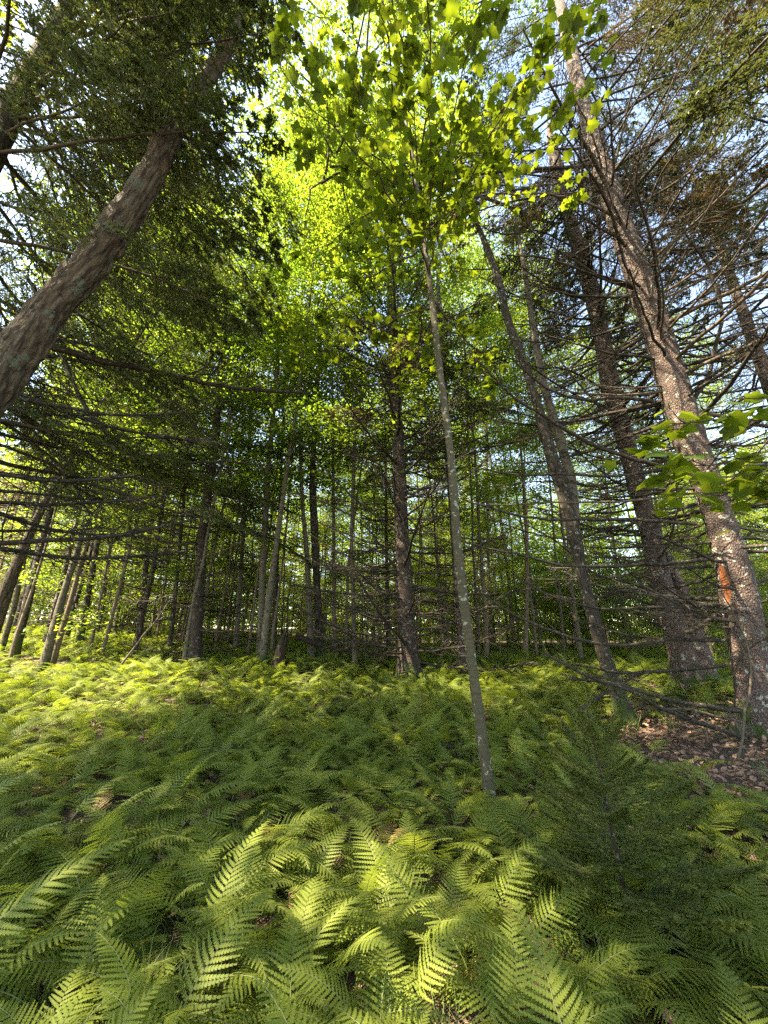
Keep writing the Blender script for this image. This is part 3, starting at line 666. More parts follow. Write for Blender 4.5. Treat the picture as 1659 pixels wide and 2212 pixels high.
HE = [
 ([(1400, 1160), (1330, 1140), (1250, 1165), (1150, 1150), (1060, 1120)], 6.5, 5.8, .02, None),
 ([(1440, 1290), (1370, 1262), (1290, 1240), (1200, 1170), (1110, 1120)], 6.5, 5.6, .018, None),
 ([(1345, 930), (1260, 900), (1180, 905), (1090, 880)], 6.5, 5.5, .02, None),
 ([(1330, 860), (1230, 800), (1150, 790), (1040, 740)], 6.5, 5.3, .02, None),
 ([(1372, 1030), (1290, 1050), (1180, 1040), (1060, 1050)], 6.5, 6.0, .018, None),
 ([(1285, 660), (1200, 620), (1120, 640), (1040, 600)], 6.5, 5.4, .018, None),
 ([(1250, 540), (1160, 500), (1080, 505), (990, 470)], 6.5, 5.0, .018, None),
]
for pts, y0, y1, r0, m_ in HE: limb(E, pl(pts, y0, y1), r0, m_, 16)
HB = [
 ([(862, 1237), (780, 1130), (690, 1080), (620, 1060)], 8, 7.2, .022, None), ([(860, 1150), (770, 1080), (700, 1010), (655, 960)], 8, 7.4, .02, None),
 ([(864, 1190), (790, 1170), (730, 1145), (660, 1120)], 8, 7.6, .018, None), ([(866, 1290), (800, 1262), (730, 1240), (650, 1210)], 8, 7.6, .018, None),
 ([(855, 940), (790, 860), (740, 800), (700, 740)], 8, 7.2, .02, None), ([(880, 1180), (960, 1060), (1000, 960), (1020, 880)], 8, 7.4, .018, None),
 ([(880, 1300), (960, 1285), (1040, 1250), (1100, 1200)], 8, 7.8, .018, None), ([(878, 1240), (960, 1230), (1030, 1180), (1090, 1150)], 8, 7.4, .018, None),
 ([(850, 760), (790, 640), (740, 590), (680, 570)], 8, 6.9, .026, None), ([(860, 820), (930, 730), (960, 650), (990, 590)], 8, 7.2, .018, None),
 ([(888, 1395), (960, 1400), (1030, 1385)], 8, 7.6, .016, None), ([(870, 1395), (830, 1412), (770, 1405)], 8, 7.5, .02, None),
]
for pts, y0, y1, r0, m_ in HB: limb(B, pl(pts, y0, y1), r0, m_, 14)
HI = [
 ([(95, 767), (250, 802), (350, 872), (435, 912)], 3.6, 5.0, .022), ([(80, 730), (250, 760), (360, 830), (520, 920)], 3.6, 5.4, .02),
 ([(0, 880), (120, 900), (290, 895)], 3.4, 4.8, .018), ([(60, 600), (290, 977), (375, 997), (490, 997), (590, 1010)], 3.6, 5.6, .02),
 ([(0, 1022), (100, 1035), (200, 1047), (350, 1097), (440, 1117)], 3.2, 4.8, .018), ([(0, 1060), (130, 1075), (260, 1085)], 3.2, 4.6, .014),
 ([(0, 960), (110, 1000), (180, 1060), (300, 1100)], 3.2, 4.6, .014), ([(110, 640), (250, 730), (330, 780)], 3.6, 4.8, .014),
]
for pts, y0, y1, r0 in HI: limb(t0, pl(pts, y0, y1), r0, M_dead, 18, tl=.7)

radial(D, 1.6, 6.5, 64, DEADB, .8, 1.05)
radial(D, 5.0, 10.5, 60, DEADB, 1.0, .9, (-.1, .35))
radial(D, 8.8, 17.6, 66, SPRB, 1.4, .5, (-.25, .15), True, "bough", az=(rad(-85), rad(185)))
radial(E, 1.7, 9.0, 110, DEADB, .85, 1.0)
radial(E, 9.6, 14.6, 30, SPRB, 1.1, .5, (-.25, .15), True, "bough", az=(rad(-85), rad(185)))
radial(Ft, 3.0, 10, 22, DEADB, .35, .5)
radial(B, 1.2, 9.5, 130, DEADB[:4], 1.0, .95, (-.1, .35))
radial(B, 6.3, 14.5, 40, SPRB, .95, .4, (-.2, .1), True, "bough")
radial(Hs, 1.5, 9, 60, DEADB, .55, .6, (0, .4))
radial(Hs, 8, 12.5, 24, SPRB, .7, .3, (-.2, .1), True, "bough")
radial(I, 1.2, 6, 50, DEADB, .6, .8)
radial(I, 4.0, 14, 54, HEMB, .95, .35, (-.35, -.05), True, "bough")
radial(t0, 2.2, 4.5, 14, DEADB[:4], 1.0, 1.3, az=(.1, 1.5))
radial(t0, 3.4, 8.5, 23, HEMB, 1.15, 1.1, (-.3, .1), True, "bough", az=(.55, 2.6))
for z_, a_ in ((4.6, .45), (5.2, .1), (5.8, .5), (6.3, -.1), (6.8, .3), (7.3, -.4), (7.8, .1), (8.3, -.2), (5.5, -.6), (7.0, .6), (6.6, -.3), (7.1, -.2), (7.6, -.45), (8.4, -.25), (8.9, .0), (7.9, -.35), (6.9, -.1), (9.3, -.3)):
    add_branch(t0.ob, t0.org, at_z(t0.path, z_), a_, -.1, 1.0, HEMB[int(z_ * 10) % 4][0], 0, HEMB[int(z_ * 10) % 4][1], 'bough')
radial(t0, 8.0, 15.5, 14, HEMB, 1.2, .8, (-.3, .1), True, "bough", az=(-.3, 3.4))

for (x, y, lab) in ((7.6, 3.3, "tall spruce outside the frame edge whose brown green boughs fill the upper corner of sky"), (8.6, 7.2, "tall spruce standing behind the largest spruce, its boughs spread over the blue sky")):
    zg = gz(x, y); Q = Trunk(); Q.org = np.array([x, y, zg]); Q.ob = thing("spruce_tree", lab, "tree", Q.org)
    zz = np.linspace(-.2, 17, 90); Q.path = np.column_stack([x + .05 * np.sin(zz * .6), y + .04 * np.sin(zz * .5), zg + zz]); Q.r = .2 * (1 - zz / 18)
    g = Geo(); g.tubes(Q.path - Q.org, Q.r, 20, wob=lambda A, rr: rr * .08 * vnoise(A * 14)); link("trunk", g.mesh("spruce_trunk", [M_spruce]), Q.ob)
    radial(Q, 2, 8, 50, DEADB, .9, 1.2, (-.1, .3)); radial(Q, 8.5, 16.5, 40, SPRB, 1.5, .6, (-.25, .15), True, "bough")
# orange wound on the big spruce
g = Geo(); zc = P(1545, 1262, 4.8)[0][2]
n1, n2 = 26, 12; zs = np.linspace(-.23, .23, n1); V = []
for i, dz in enumerate(zs):
    c = at_z(D.path, zc + dz); rr = float(np.interp(zc + dz, D.path[:, 2], D.r)) * 1.03 + .012
    wid = .30 * math.sqrt(max(0, 1 - (dz / .24) ** 2)) * (1 + .06 * math.sin(i * .9))
    for j in range(n2):
        a = math.radians(193) + (j / (n2 - 1) - .5) * 2 * wid
        e = min(1, 5 * min(j / (n2 - 1), 1 - j / (n2 - 1)))
        V.append(c + np.array([math.cos(a), math.sin(a), 0]) * (rr - .012 * (1 - e)) - D.org)
i_ = np.arange(n1 * n2).reshape(n1, n2)
g.add(V, np.stack([i_[:-1, :-1], i_[:-1, 1:], i_[1:, 1:], i_[1:, :-1]], -1).reshape(-1, 4))
o = link("bark_wound", g.mesh("bark_wound", [M_wound]), D.ob); o['label'] = 'orange bare patch where the bark has come off'

# ------------------------------------------------------------------ maple leaves near the camera
def leaf_mesh(i):
    h = np.array(MAPLE_H)
    h = h + rng.normal(0, .018, h.shape) * (np.arange(len(h)) > 0)[:, None] * (np.arange(len(h)) < len(h) - 1)[:, None]
    tv, tf = fan(h, .12 + .1 * i % .2, .10 + .05 * (i % 3))
    g = Geo(); g.add(tv * 1.0, tf)
    g.tubes(np.array([[-.42, 0, .12], [-.2, 0, .05], [0, 0, 0]]), np.array([.012, .010, .012]), 3)
    return g.mesh("maple_leaf", [M_ml], smooth=False, attr=False)
MLEAF = [leaf_mesh(i) for i in range(5)]

def leafy_branches(t, starts, leaf, cap, name="leafy_branch"):
    """starts: list of (point, direction, length). Leaves in pairs along side twigs; first ones as parts, the rest joined"""
    pos, X = [], []
    for p0, d, L in starts:
        g = Geo(); o = np.asarray(p0, float)
        main = curve([0, 0, 0], d, L, 14, (0, 0, -.10), .012)[0]; g.tubes(main, np.linspace(.011, .003, 14) * (L / 2) ** .5, 6)
        n = int(L / .12); q = rng.uniform(.12, 1, n); sp = np.stack([np.interp(q, np.linspace(0, 1, 14), main[:, i]) for i in range(3)], -1)
        ax = norm(np.asarray(d, float)); sd = np.cross(ax, [0, 0, 1.0]); sg = np.where(np.arange(n) % 2, 1, -1)[:, None]
        dd = norm(ax * .7 + sd * sg * rng.uniform(.5, 1, (n, 1)) + rng.normal(0, .15, (n, 3)) + [0, 0, .05])
        tw = curve(sp, dd, rng.uniform(.15, .5, n) * (1.1 - q * .4), 6, (0, 0, -.15), .03); g.tubes(tw, np.linspace(.0038, .0014, 6)[None] * np.ones((n, 1)), 4)
        link(name, g.mesh(name, [M_twig]), t.ob, o - t.org)
        for k in (2, 3, 4, 5):
            pp = tw[:, k] + o; a = rng.random(len(pp)) * 6.28
            xx = norm(np.stack([np.cos(a), np.sin(a), rng.normal(-.3, .25, len(pp))], -1)); pos.append(pp + xx * leaf * .4); X.append(xx)
    pos = np.concatenate(pos); X = np.concatenate(X); n = len(pos)
    N = rnd_normals(n, .28); order = rng.permutation(n)
    for i in order[:cap]:
        x = X[i]; y = norm(np.cross(N[i], x)); z = np.cross(x, y)
        s = leaf * random.uniform(.7, 1.2)
        M = Matrix([[x[0] * s, y[0] * s, z[0] * s, pos[i][0] - t.org[0]], [x[1] * s, y[1] * s, z[1] * s, pos[i][1] - t.org[1]], [x[2] * s, y[2] * s, z[2] * s, pos[i][2] - t.org[2]], [0, 0, 0, 1]])
        o = bpy.data.objects.new("leaf", MLEAF[i % 5]); sc.collection.objects.link(o); o.parent = t.ob; o.matrix_local = M
    if n > cap:
        r = order[cap:]; g = Geo(); g.scatter(*LEAF_A, pos[r] - t.org, X[r], N[r], leaf * rng.uniform(.7, 1.2, len(r)))
        o = link("leaves", g.mesh("leaves", [M_ml], smooth=False, attr=False), t.ob); o['kind'] = 'stuff'

st = []
for i in range(15):
    z = random.uniform(4.7, 8.1); p = at_z(Cs.path, z); a = random.uniform(0, 2 * PI)
    st.append((p, (math.cos(a), math.sin(a), random.uniform(-.1, .35)), random.uniform(1.7, 3.0)))
for px, py, Y in ((620, 60, 1.9), (760, 150, 2.1), (900, 60, 1.9), (1050, 130, 2.0), (1180, 60, 1.8), (1270, 170, 2.2), (1120, 260, 2.4), (980, 330, 2.8), (700, 300, 2.6), (1000, 30, 1.7)):
    q = P(px, py, Y)[0]; p = at_z(Cs.path, max(3.9, min(8.0, q[2] - .3))); v = q - p
    st.append((p, v, float(np.linalg.norm(v)) * 1.08))
leafy_branches(Cs, st, .098, 300)
# branch hanging in from the side
R0 = thing("maple_sapling", "maple sapling mostly out of view, its flat layers of broad leaves crossing the largest spruce", "tree", (2.75, 1.9, gz(2.75, 1.9)))
r0 = Trunk(); r0.ob = R0; r0.org = np.array([2.75, 1.9, gz(2.75, 1.9)])
zz = np.linspace(-.1, 3.3, 40); r0.path = np.column_stack([2.75 + .06 * np.sin(zz * 1.3), 1.9 + .02 * zz, r0.org[2] + zz])
g = Geo(); g.tubes(r0.path - r0.org, .028 * (1 - zz / 6.5), 12); link("trunk", g.mesh("sapling_trunk", [M_sap]), R0)
st = []
for px, py, Y in ((1395, 870, 1.95), (1400, 960, 2.0), (1450, 1040, 2.0), (1560, 980, 1.8), (1600, 830, 1.9)):
    q = P(px, py, Y)[0]; p = at_z(r0.path, q[2] - .12); v = q - p; st.append((p, v, float(np.linalg.norm(v))))
for i in range(7):
    a = random.uniform(-2.2, 1.0); st.append((at_z(r0.path, random.uniform(2.6, 3.3)), (math.cos(a), math.sin(a), .3), random.uniform(.6, 1.1)))
leafy_branches(r0, st, .10, 280)

# ------------------------------------------------------------------ young spruces in front
def young_bough(L=.6):
    g = Geo(); k = 10; s = np.linspace(0, 1, k)
    main = np.column_stack([s * L, np.cumsum(rng.normal(0, .01, k)) * L * .4, (.02 * s - .03 * s ** 2) * L + .12 * L * s ** 3])
    g.tubes(main, np.linspace(.004, .0014, k), 5)
    n = int(26 * L / .6); q = np.linspace(.14, .97, n); p = np.stack([np.interp(q, s, main[:, i]) for i in range(3)], -1); sg = np.where(np.arange(n) % 2, 1, -1) * 1.0
    d = norm(np.stack([np.full(n, 1.0), sg * rng.uniform(.75, 1.05, n), rng.uniform(-.12, .2, n)], -1))
    l = L * .42 * np.clip(1.08 - q, .1, 1) * rng.uniform(.8, 1.15, n); tw = curve(p, d, l, 6, (.15, 0, -.03), .02)
    g.tubes(tw, np.linspace(.002, .001, 6)[None] * np.ones((n, 1)), 3)
    m = 4; t = rng.uniform(.2, .85, (n, m)) * 5; i0 = np.minimum(t.astype(int), 4); fr = (t - i0)[..., None]; r_ = np.arange(n)[:, None]
    sp = (tw[r_, i0] * (1 - fr) + tw[r_, i0 + 1] * fr).reshape(-1, 3); d2 = np.repeat(d, m, 0); s2 = np.where(np.arange(n * m) % 2, 1, -1)[:, None]
    tt = curve(sp, norm(d2 + np.cross(d2, [0, 0, 1.]) * s2 * .9), np.repeat(l, m) * rng.uniform(.25, .45, n * m), 4, (0, 0, 0), .02)
    g.tubes(tt, np.array([[.0012, .001, .0009, .0008]]) * np.ones((n * m, 1)), 3)
    f = Geo()
    for A_, kk in ((tt, 4), (tw, 6), (main[None], k)):
        ln = np.linalg.norm(A_[:, -1] - A_[:, 0], axis=1).mean(); pr = max(14, int(ln * 1300))
        u = rng.uniform(0, 1, (len(A_), pr)) * (kk - 1.001); i0 = u.astype(int); fr = (u - i0)[..., None]; r_ = np.arange(len(A_))[:, None]
        pos = (A_[r_, i0] * (1 - fr) + A_[r_, i0 + 1] * fr).reshape(-1, 3); ax = norm(A_[r_, i0 + 1] - A_[r_, i0]).reshape(-1, 3)
        dr = norm(ax * .95 + norm(rng.normal(0, 1, (len(pos), 3)) + [0, 0, .35]) * .62)
        f.scatter(*NEEDLE, pos, dr, norm(rng.normal(0, 1, (len(pos), 3))), .019 * rng.uniform(.7, 1.25, len(pos)))
    return g.mesh("bough", [M_twig]), f.mesh("needles", [M_young], smooth=False, attr=False)
YB = [young_bough(.6), young_bough(.55), young_bough(.7), young_bough(.45)]
def young_spruce(x, y, H, R, label, nb=40, z0=.15, lean=(0, 0), el=(.0, .5)):
    org = np.array([x, y, gz(x, y)]); T = thing("young_spruce", label, "tree", org)
    t = Trunk(); t.ob = T; t.org = org; z = np.linspace(-.05, H, 20)
    t.path = org + np.column_stack([lean[0] * z, lean[1] * z, z]); g = Geo(); g.tubes(t.path - org, .016 * (H / 1.2) * (1.02 - z / H * .85), 8)
    link("trunk", g.mesh("young_trunk", [M_dead]), T)
    for i in range(nb):
        f = (i + random.random()) / nb; zz_ = z0 + (H - z0 - .03) * f
        a = i * 2.4 + random.uniform(-.3, .3); m = random.choice(YB); s = (R / .6) * (1.0 - .82 * f) * random.uniform(.8, 1.15)
        add_branch(T, org, at_z(t.path, org[2] + zz_), a, el[0] + (el[1] - el[0]) * f + random.uniform(-.1, .1), s, m[0], random.uniform(-.3, .3), m[1], "bough")
    add_branch(T, org, at_z(t.path, org[2] + H - .02), 0, 1.4, .35 * R / .6, YB[3][0], 0, YB[3][1], "leader")
    return t
q = P(1320, 1640, 2.3)[0]
young_spruce(q[0], 2.35, 1.02, .58, "young spruce with upswept dark green twigs, in front of the leaf litter mound", 40, .2, (-.06, .0), (.1, .8))
young_spruce(2.0, 1.3, .95, .78, "drooping dark young spruce at the lower corner, overhanging the ferns", 64, .1, (.02, .1), (-.25, .35))
young_spruce(2.75, 2.15, .75, .6, "low young spruce between the drooping one and the largest spruce", 30, .1, (0, 0), (-.1, .5))

# ------------------------------------------------------------------ ferns
def pinna_t(lobes):
    V = [(0, 0)]; u = np.linspace(0, 1, lobes + 1); F = []
    V = [(x, 0.0) for x in u]
    for sgn in (1, -1):
        for i in range(lobes):
            w = .5 * (1 - u[i]) ** .55 * (1.0 if i else .8); b = len(V)
            V += [(u[i] + .30 / lobes, sgn * w * .80), (u[i] + 1.02 / lobes, sgn * w)]
            F.append((i, i + 1, b + 1, b) if sgn > 0 else (i + 1, i, b, b + 1))
    return np.array(V), np.array(F)
def frond(L, arch, lobes, npair=24, seed=0, hw=.2, separate=False):
    k = 28; s = np.linspace(0, 1, k); ang = math.radians(68) - arch * s ** 1.1
    dx = np.cos(ang) * L / (k - 1); dz = np.sin(ang) * L / (k - 1)
    x = np.concatenate([[0], np.cumsum(dx[:-1])]); z = np.concatenate([[0], np.cumsum(dz[:-1])]); y = np.cumsum(rng.normal(0, .004, k)) * L
    path = np.column_stack([x, y, z]); T = norm(np.gradient(path, axis=0))
    g = Geo(); g.tubes(path, np.linspace(.0032, .0007, k) * (L / .6), 4, mat=1)
    st = .26; u = st + (1 - st) * (np.arange(npair) / npair) ** .95
    f = (u - st) / (1 - st); ln = L * hw * np.clip((1 - f) ** .8 * np.clip(.72 + 1.6 * f, 0, 1.08), .03, 1)
    pitch = L * (1 - st) / npair
    tv, tf = pinna_t(lobes); nv = len(tv); pieces = []
    for sgn in (1, -1):
        for i in range(npair):
            uu = u[i] + (.35 * pitch / L if sgn < 0 else 0); uu = min(uu, .995)
            p = np.array([np.interp(uu, s, path[:, j]) for j in range(3)]); t = norm(np.array([np.interp(uu, s, T[:, j]) for j in range(3)]))
            side = norm(np.cross(t, [0, 1.0, 0])); nrm = norm(np.cross([0, 1.0, 0], t)) if False else norm(np.array([-t[2], 0, t[0]]))
            fwd = .28 + .35 * f[i] + rng.normal(0, .05)
            d = norm(np.array([0, sgn, 0]) + t * fwd + nrm * rng.normal(.10, .06)); l = ln[i] * rng.uniform(.9, 1.08)
            acr = norm(np.cross(np.cross(d, t), d)); w = pitch * .86
            a = tv[:, :1]; b = tv[:, 1:]
            loc = a * l * d + b * w * (acr * sgn * sgn) - nrm * (a ** 2) * l * .22 + t * (a ** 2) * l * .12
            pieces.append((p, loc, sgn))
            if not separate: g.add(p + loc, tf if sgn > 0 else tf[:, ::-1], 0)
    me = g.mesh("frond", [M_fern, M_fernstem], smooth=False, attr=False)
    return (me, pieces, tf) if separate else me
M_fernstem = leaf_mat("fern_stalk", (.08, .10, .025), (.14, .15, .05), (.1, .12, .03), (.15, .17, .05), .15, .5)
FR_NEAR = [frond(.62, 1.5, 9, 21, hw=.23), frond(.56, 1.75, 8, 20, hw=.22), frond(.68, 1.35, 9, 22, hw=.22), frond(.50, 1.9, 8, 19, hw=.23), frond(.60, 1.15, 9, 21, hw=.24), frond(.46, 1.6, 8, 18, hw=.24)]
M_live, M_fern = M_fern, leaf_mat('dry_fern_frond', (.13, .09, .03), (.24, .16, .06), (.15, .1, .03), (.22, .16, .05), .3, .6)
FR_NEAR.append(frond(.5, 1.95, 8, 18, hw=.20)); M_fern = M_live
FR_FAR = [frond(.58, 1.5, 4, 17, hw=.23), frond(.52, 1.85, 4, 16, hw=.23), frond(.62, 1.3, 4, 17, hw=.22)]

tree_xy = [(t.org[0], t.org[1], .28) for t in [D, E, Ft, B, Cs, Hs, I] + SLIM]
def fern_ok(x, y):
    if math.hypot(x, y) < .62: return 0
    if y < 2.0 and abs(x) < .35 and y < .75: return 0
    d = 1.0
    # bare litter on the mound by the spruces
    e = ((x - 3.75) / 1.15) ** 2 + ((y - 4.45) / 1.15) ** 2
    if e < 1: d = 0
    elif e < 1.8: d = .35
    e = ((x - 2.45) / .75) ** 2 + ((y - 1.95) / .85) ** 2
    if e < 1: d = .15
    n = float(vnoise(np.array([x * .9 + 3, y * .9, 5.0])))
    if n < -.5 and y > 3: d *= .4
    for a, b, r in tree_xy:
        if abs(x - a) < r and abs(y - b) < r: return 0
    return d
cand = []
st_ = .158
for i in range(-106, 118):
    for j in range(-8, 126):
        x = (i + random.uniform(-.5, .5)) * st_; y = (j + random.uniform(-.5, .5)) * st_
        r = math.hypot(x, y)
        if r > 16.5 or (y < 0 and r > 1.6) or abs(x) > y * 1.25 + 1.9: continue
        if random.random() > (1.0 if r < 5 else .85 if r < 10 else .6): continue
        if random.random() < fern_ok(x, y): cand.append((r, x, y))
cand.sort()
def in_view(x, y, z=.35):
    dz = gz(x, y) + z - CAM_Z; dep = y * CT + dz * ST
    if dep < .3: return False
    u = x / dep; v = (-y * ST + dz * CT) / dep
    return abs(u) < 1.12 and v > -1.5
nplants = 0; rest = []; fsrc = {}
FG = "fern plants carpeting the ground in front of the sapling"
for r, x, y in cand:
    lean = random.random() * 6.28
    nf = random.choice((2, 3, 3, 4, 4))
    if nplants < 286 and in_view(x, y):
        nplants += 1
        T = thing("fern_plant", "green lacy fern plant arching among its neighbours in the fern carpet", "fern", (x, y, gz(x, y) - .02), lean, FG)
        for k in range(nf):
            m = random.randrange(6) if random.random() > .03 else 6
            sc_ = random.uniform(.55, 1.05)
            o = link("frond", FR_NEAR[m], T, (random.uniform(-.03, .03), random.uniform(-.03, .03), 0), (random.gauss(0, .16), random.gauss(.12, .22), k * 6.28 / nf + random.gauss(0, .35)), sc_)
    else:
        for k in range(nf):
            rest.append((x + random.uniform(-.04, .04), y + random.uniform(-.04, .04), gz(x, y) - .02, random.gauss(0, .16), random.gauss(.12, .22), random.random() * 6.28,
                         random.uniform(.55, .95), random.randrange(6) if r < 6.0 else 7 + random.randrange(3)))
# three small ferns give the distant fronds their shape
for k, m in enumerate(FR_FAR):
    x, y = [(-1.6, 5.2), (.6, 5.6), (1.9, 5.4)][k]
    T = thing("fern_plant", "green lacy fern plant arching among its neighbours in the fern carpet", "fern", (x, y, gz(x, y) - .02), k, FG)
    o = link("frond", m, T, None, (0, .1, 0)); fsrc[7 + k] = o
for o in list(sc.objects):
    if o.name.startswith("frond") and o.data in FR_NEAR: fsrc.setdefault(FR_NEAR.index(o.data), o)

def scatter_stuff(name, label, rows, src, cat=None):
    rows = np.array(rows, float); me = bpy.data.meshes.new(name); me.vertices.add(len(rows)); me.vertices.foreach_set("co", rows[:, :3].astype(np.float32).ravel())
    a = me.attributes.new("rot", 'FLOAT_VECTOR', 'POINT'); a.data.foreach_set("vector", rows[:, 3:6].astype(np.float32).ravel())
    a = me.attributes.new("scl", 'FLOAT', 'POINT'); a.data.foreach_set("value", rows[:, 6].astype(np.float32))
    a = me.attributes.new("kind_index", 'INT', 'POINT'); a.data.foreach_set("value", rows[:, 7].astype(np.int32))
    o = link(name, me); o['kind'] = 'stuff'; o['label'] = label
    ng = bpy.data.node_groups.new(name, 'GeometryNodeTree'); ng.interface.new_socket("Geometry", in_out='INPUT', socket_type='NodeSocketGeometry'); ng.interface.new_socket("Geometry", in_out='OUTPUT', socket_type='NodeSocketGeometry')
    gi = ng.nodes.new('NodeGroupInput'); go = ng.nodes.new('NodeGroupOutput'); jn = ng.nodes.new('GeometryNodeJoinGeometry')
    def attr(nm, ty):
        n = ng.nodes.new('GeometryNodeInputNamedAttribute'); n.data_type = ty; n.inputs["Name"].default_value = nm; return [s for s in n.outputs if s.enabled][0]
    ra, sa, ka = attr("rot", 'FLOAT_VECTOR'), attr("scl", 'FLOAT'), attr("kind_index", 'INT')
    for k, so in src.items():
        cmpn = ng.nodes.new('FunctionNodeCompare'); cmpn.data_type = 'INT'; cmpn.operation = 'EQUAL'; ng.links.new(ka, cmpn.inputs[2]); cmpn.inputs[3].default_value = k
        oi = ng.nodes.new('GeometryNodeObjectInfo'); oi.inputs["Object"].default_value = so; oi.transform_space = 'ORIGINAL'
        ip = ng.nodes.new('GeometryNodeInstanceOnPoints'); ng.links.new(gi.outputs[0], ip.inputs["Points"]); ng.links.new(cmpn.outputs[0], ip.inputs["Selection"])
        ng.links.new(oi.outputs["Geometry"], ip.inputs["Instance"]); ng.links.new(sa, ip.inputs["Scale"])
        er = ng.nodes.new('FunctionNodeEulerToRotation'); ng.links.new(ra, er.inputs[0]); ng.links.new(er.outputs[0], ip.inputs["Rotation"])
        ng.links.new(ip.outputs[0], jn.inputs[0])
    ng.links.new(jn.outputs[0], go.inputs[0])
    md = o.modifiers.new("scatter", 'NODES'); md.node_group = ng
    return o
scatter_stuff("fern_carpet", "carpet of ferns stretching back under the trees", rest, fsrc)

# featured ferns whose leaflets can be told apart
def hero_fern(x, y, az, label, L=.75, arch=1.2, tilt=.1, nf=1):
    T = thing("fern_plant", label, "fern", (x, y, gz(x, y)), 0, "large single ferns in front")
    me, pieces, tf = frond(L, arch, 11, 22, hw=.23, separate=True)
    f = link("frond", me, T, None, (0, tilt, az))
    for p, loc, sgn in pieces:
        g = Geo(); g.add(loc, tf if sgn > 0 else tf[:, ::-1]); link("leaflet", g.mesh("leaflet", [M_fern], smooth=False, attr=False), f, p)
    for k in range(nf): link("frond", random.choice(FR_NEAR), T, None, (random.gauss(0, .1), .25, az + 1.5 + k * 1.7 + random.gauss(0, .3)), .9)
hero_fern(.60, 1.42, 1.75, "upright triangular fern frond with lance shaped tip, standing highest near the drooping spruce", .72, .75, .12)
hero_fern(.68, 1.2, .45, "broad fern frond arching sideways beside the upright triangular one", .80, 1.15, .05)
hero_fern(-1.75, 1.75, .75, "sunlit pale fern frond on a long bare stalk", .95, 1.05, .1)
hero_fern(-.15, 1.05, 1.9, "dark green fern frond leaning towards the upright triangular one", .6, 1.3, .1)

# ------------------------------------------------------------------ forest floor litter, moss mounds, stump, fallen wood
n = 15000
ang = rng.random(n) * 2 * PI; rad_ = np.sqrt(rng.random(n)) * 8.5
lx = rad_ * np.cos(ang) + .8; ly = np.abs(rad_ * np.sin(ang)) + .3
k = n // 3; lx[:k] = rng.normal(3.6, 1.2, k); ly[:k] = rng.normal(4.0, 1.5, k)
g = Geo(); pos = np.column_stack([lx, ly, ground(lx, ly) + rng.uniform(.035, .06, n)])
tv, tf = fan([(0, 0), (.2, .3), (.6, .28), (1, 0)], -.25, -.15)
g.scatter(tv, tf, pos, rnd_dirs(n, .3), rnd_normals(n, .35), rng.uniform(.03, .075, n))
o = link("leaf_litter", g.mesh("leaf_litter", [M_litter], smooth=False, attr=False)); o['kind'] = 'stuff'; o['label'] = 'dry brown fallen leaves on the ground'

g = Geo(); n = 5000; cl = rng.integers(0, 90, n); cxs = rng.uniform(-3.5, 3.5, 90); cys = rng.uniform(1.2, 7.5, 90)
x = cxs[cl] + rng.normal(0, .05, n); y = cys[cl] + rng.normal(0, .05, n)
a = rng.random(n) * 6.28; d = norm(np.stack([np.cos(a) * .5, np.sin(a) * .5, np.ones(n)], -1))
c = curve(np.column_stack([x, y, ground(x, y)]), d, rng.uniform(.2, .42, n), 5, (0, 0, -.35), .02)
c = c + (d * [1, 1, 0])[:, None] * (np.linspace(0, 1, 5) ** 2)[None, :, None] * .12
w = np.cross(d, [0, 0, 1.0]); w = norm(w)[:, None] * (np.array([.0018, .002, .0017, .001, .0002]))[None, :, None]
V = np.stack([c - w, c + w], 2); idx = np.arange(n * 10).reshape(n, 5, 2)
g.add(V, np.stack([idx[:, :-1, 0], idx[:, :-1, 1], idx[:, 1:, 1], idx[:, 1:, 0]], -1).reshape(-1, 4))
o = link("grass", g.mesh("grass", [M_grass], smooth=False, attr=False)); o['kind'] = 'stuff'; o['label'] = 'thin sedge blades between the ferns'

def mound(label, x, y, rx, ry, h, rz, name="mossy_mound"):
    nu, nv = 36, 14; u = np.linspace(0, 2 * PI, nu, endpoint=False); v = np.linspace(0, PI / 2, nv)
    U, W = np.meshgrid(u, v, indexing='ij'); p = np.stack([np.cos(U) * np.cos(W) * rx, np.sin(U) * np.cos(W) * ry, np.sin(W) * h - .05], -1)
    p = p * (1 + .22 * vnoise(p * 6 + x)[..., None] + .10 * vnoise(p * 17)[..., None])
    i = np.arange(nu * nv).reshape(nu, nv); j = np.roll(i, -1, 0)
    q = np.stack([i[:, :-1], j[:, :-1], j[:, 1:], i[:, 1:]], -1).reshape(-1, 4)
    o = link(name, make_mesh(name, p.reshape(-1, 3), [q], [M_moss]), None, (x, y, gz(x, y)), (0, 0, rz)); o['label'] = label; o['category'] = 'mound'
q = P(105, 1545, 4.3)[0]; mound("dark mossy mound half buried in ferns, near the thick curving trunk", q[0], q[1], .42, .24, .19, .2)
q = P(500, 1530, 4.2)[0]; mound("small mossy mound in a gap of the fern carpet before the fir", q[0], q[1], .3, .2, .22, -.3)
q = P(1480, 1520, 6.2)[0]; mound("flat mossy mound at the roots of the second spruce", q[0], q[1] + .1, .6, .35, .10, .1)

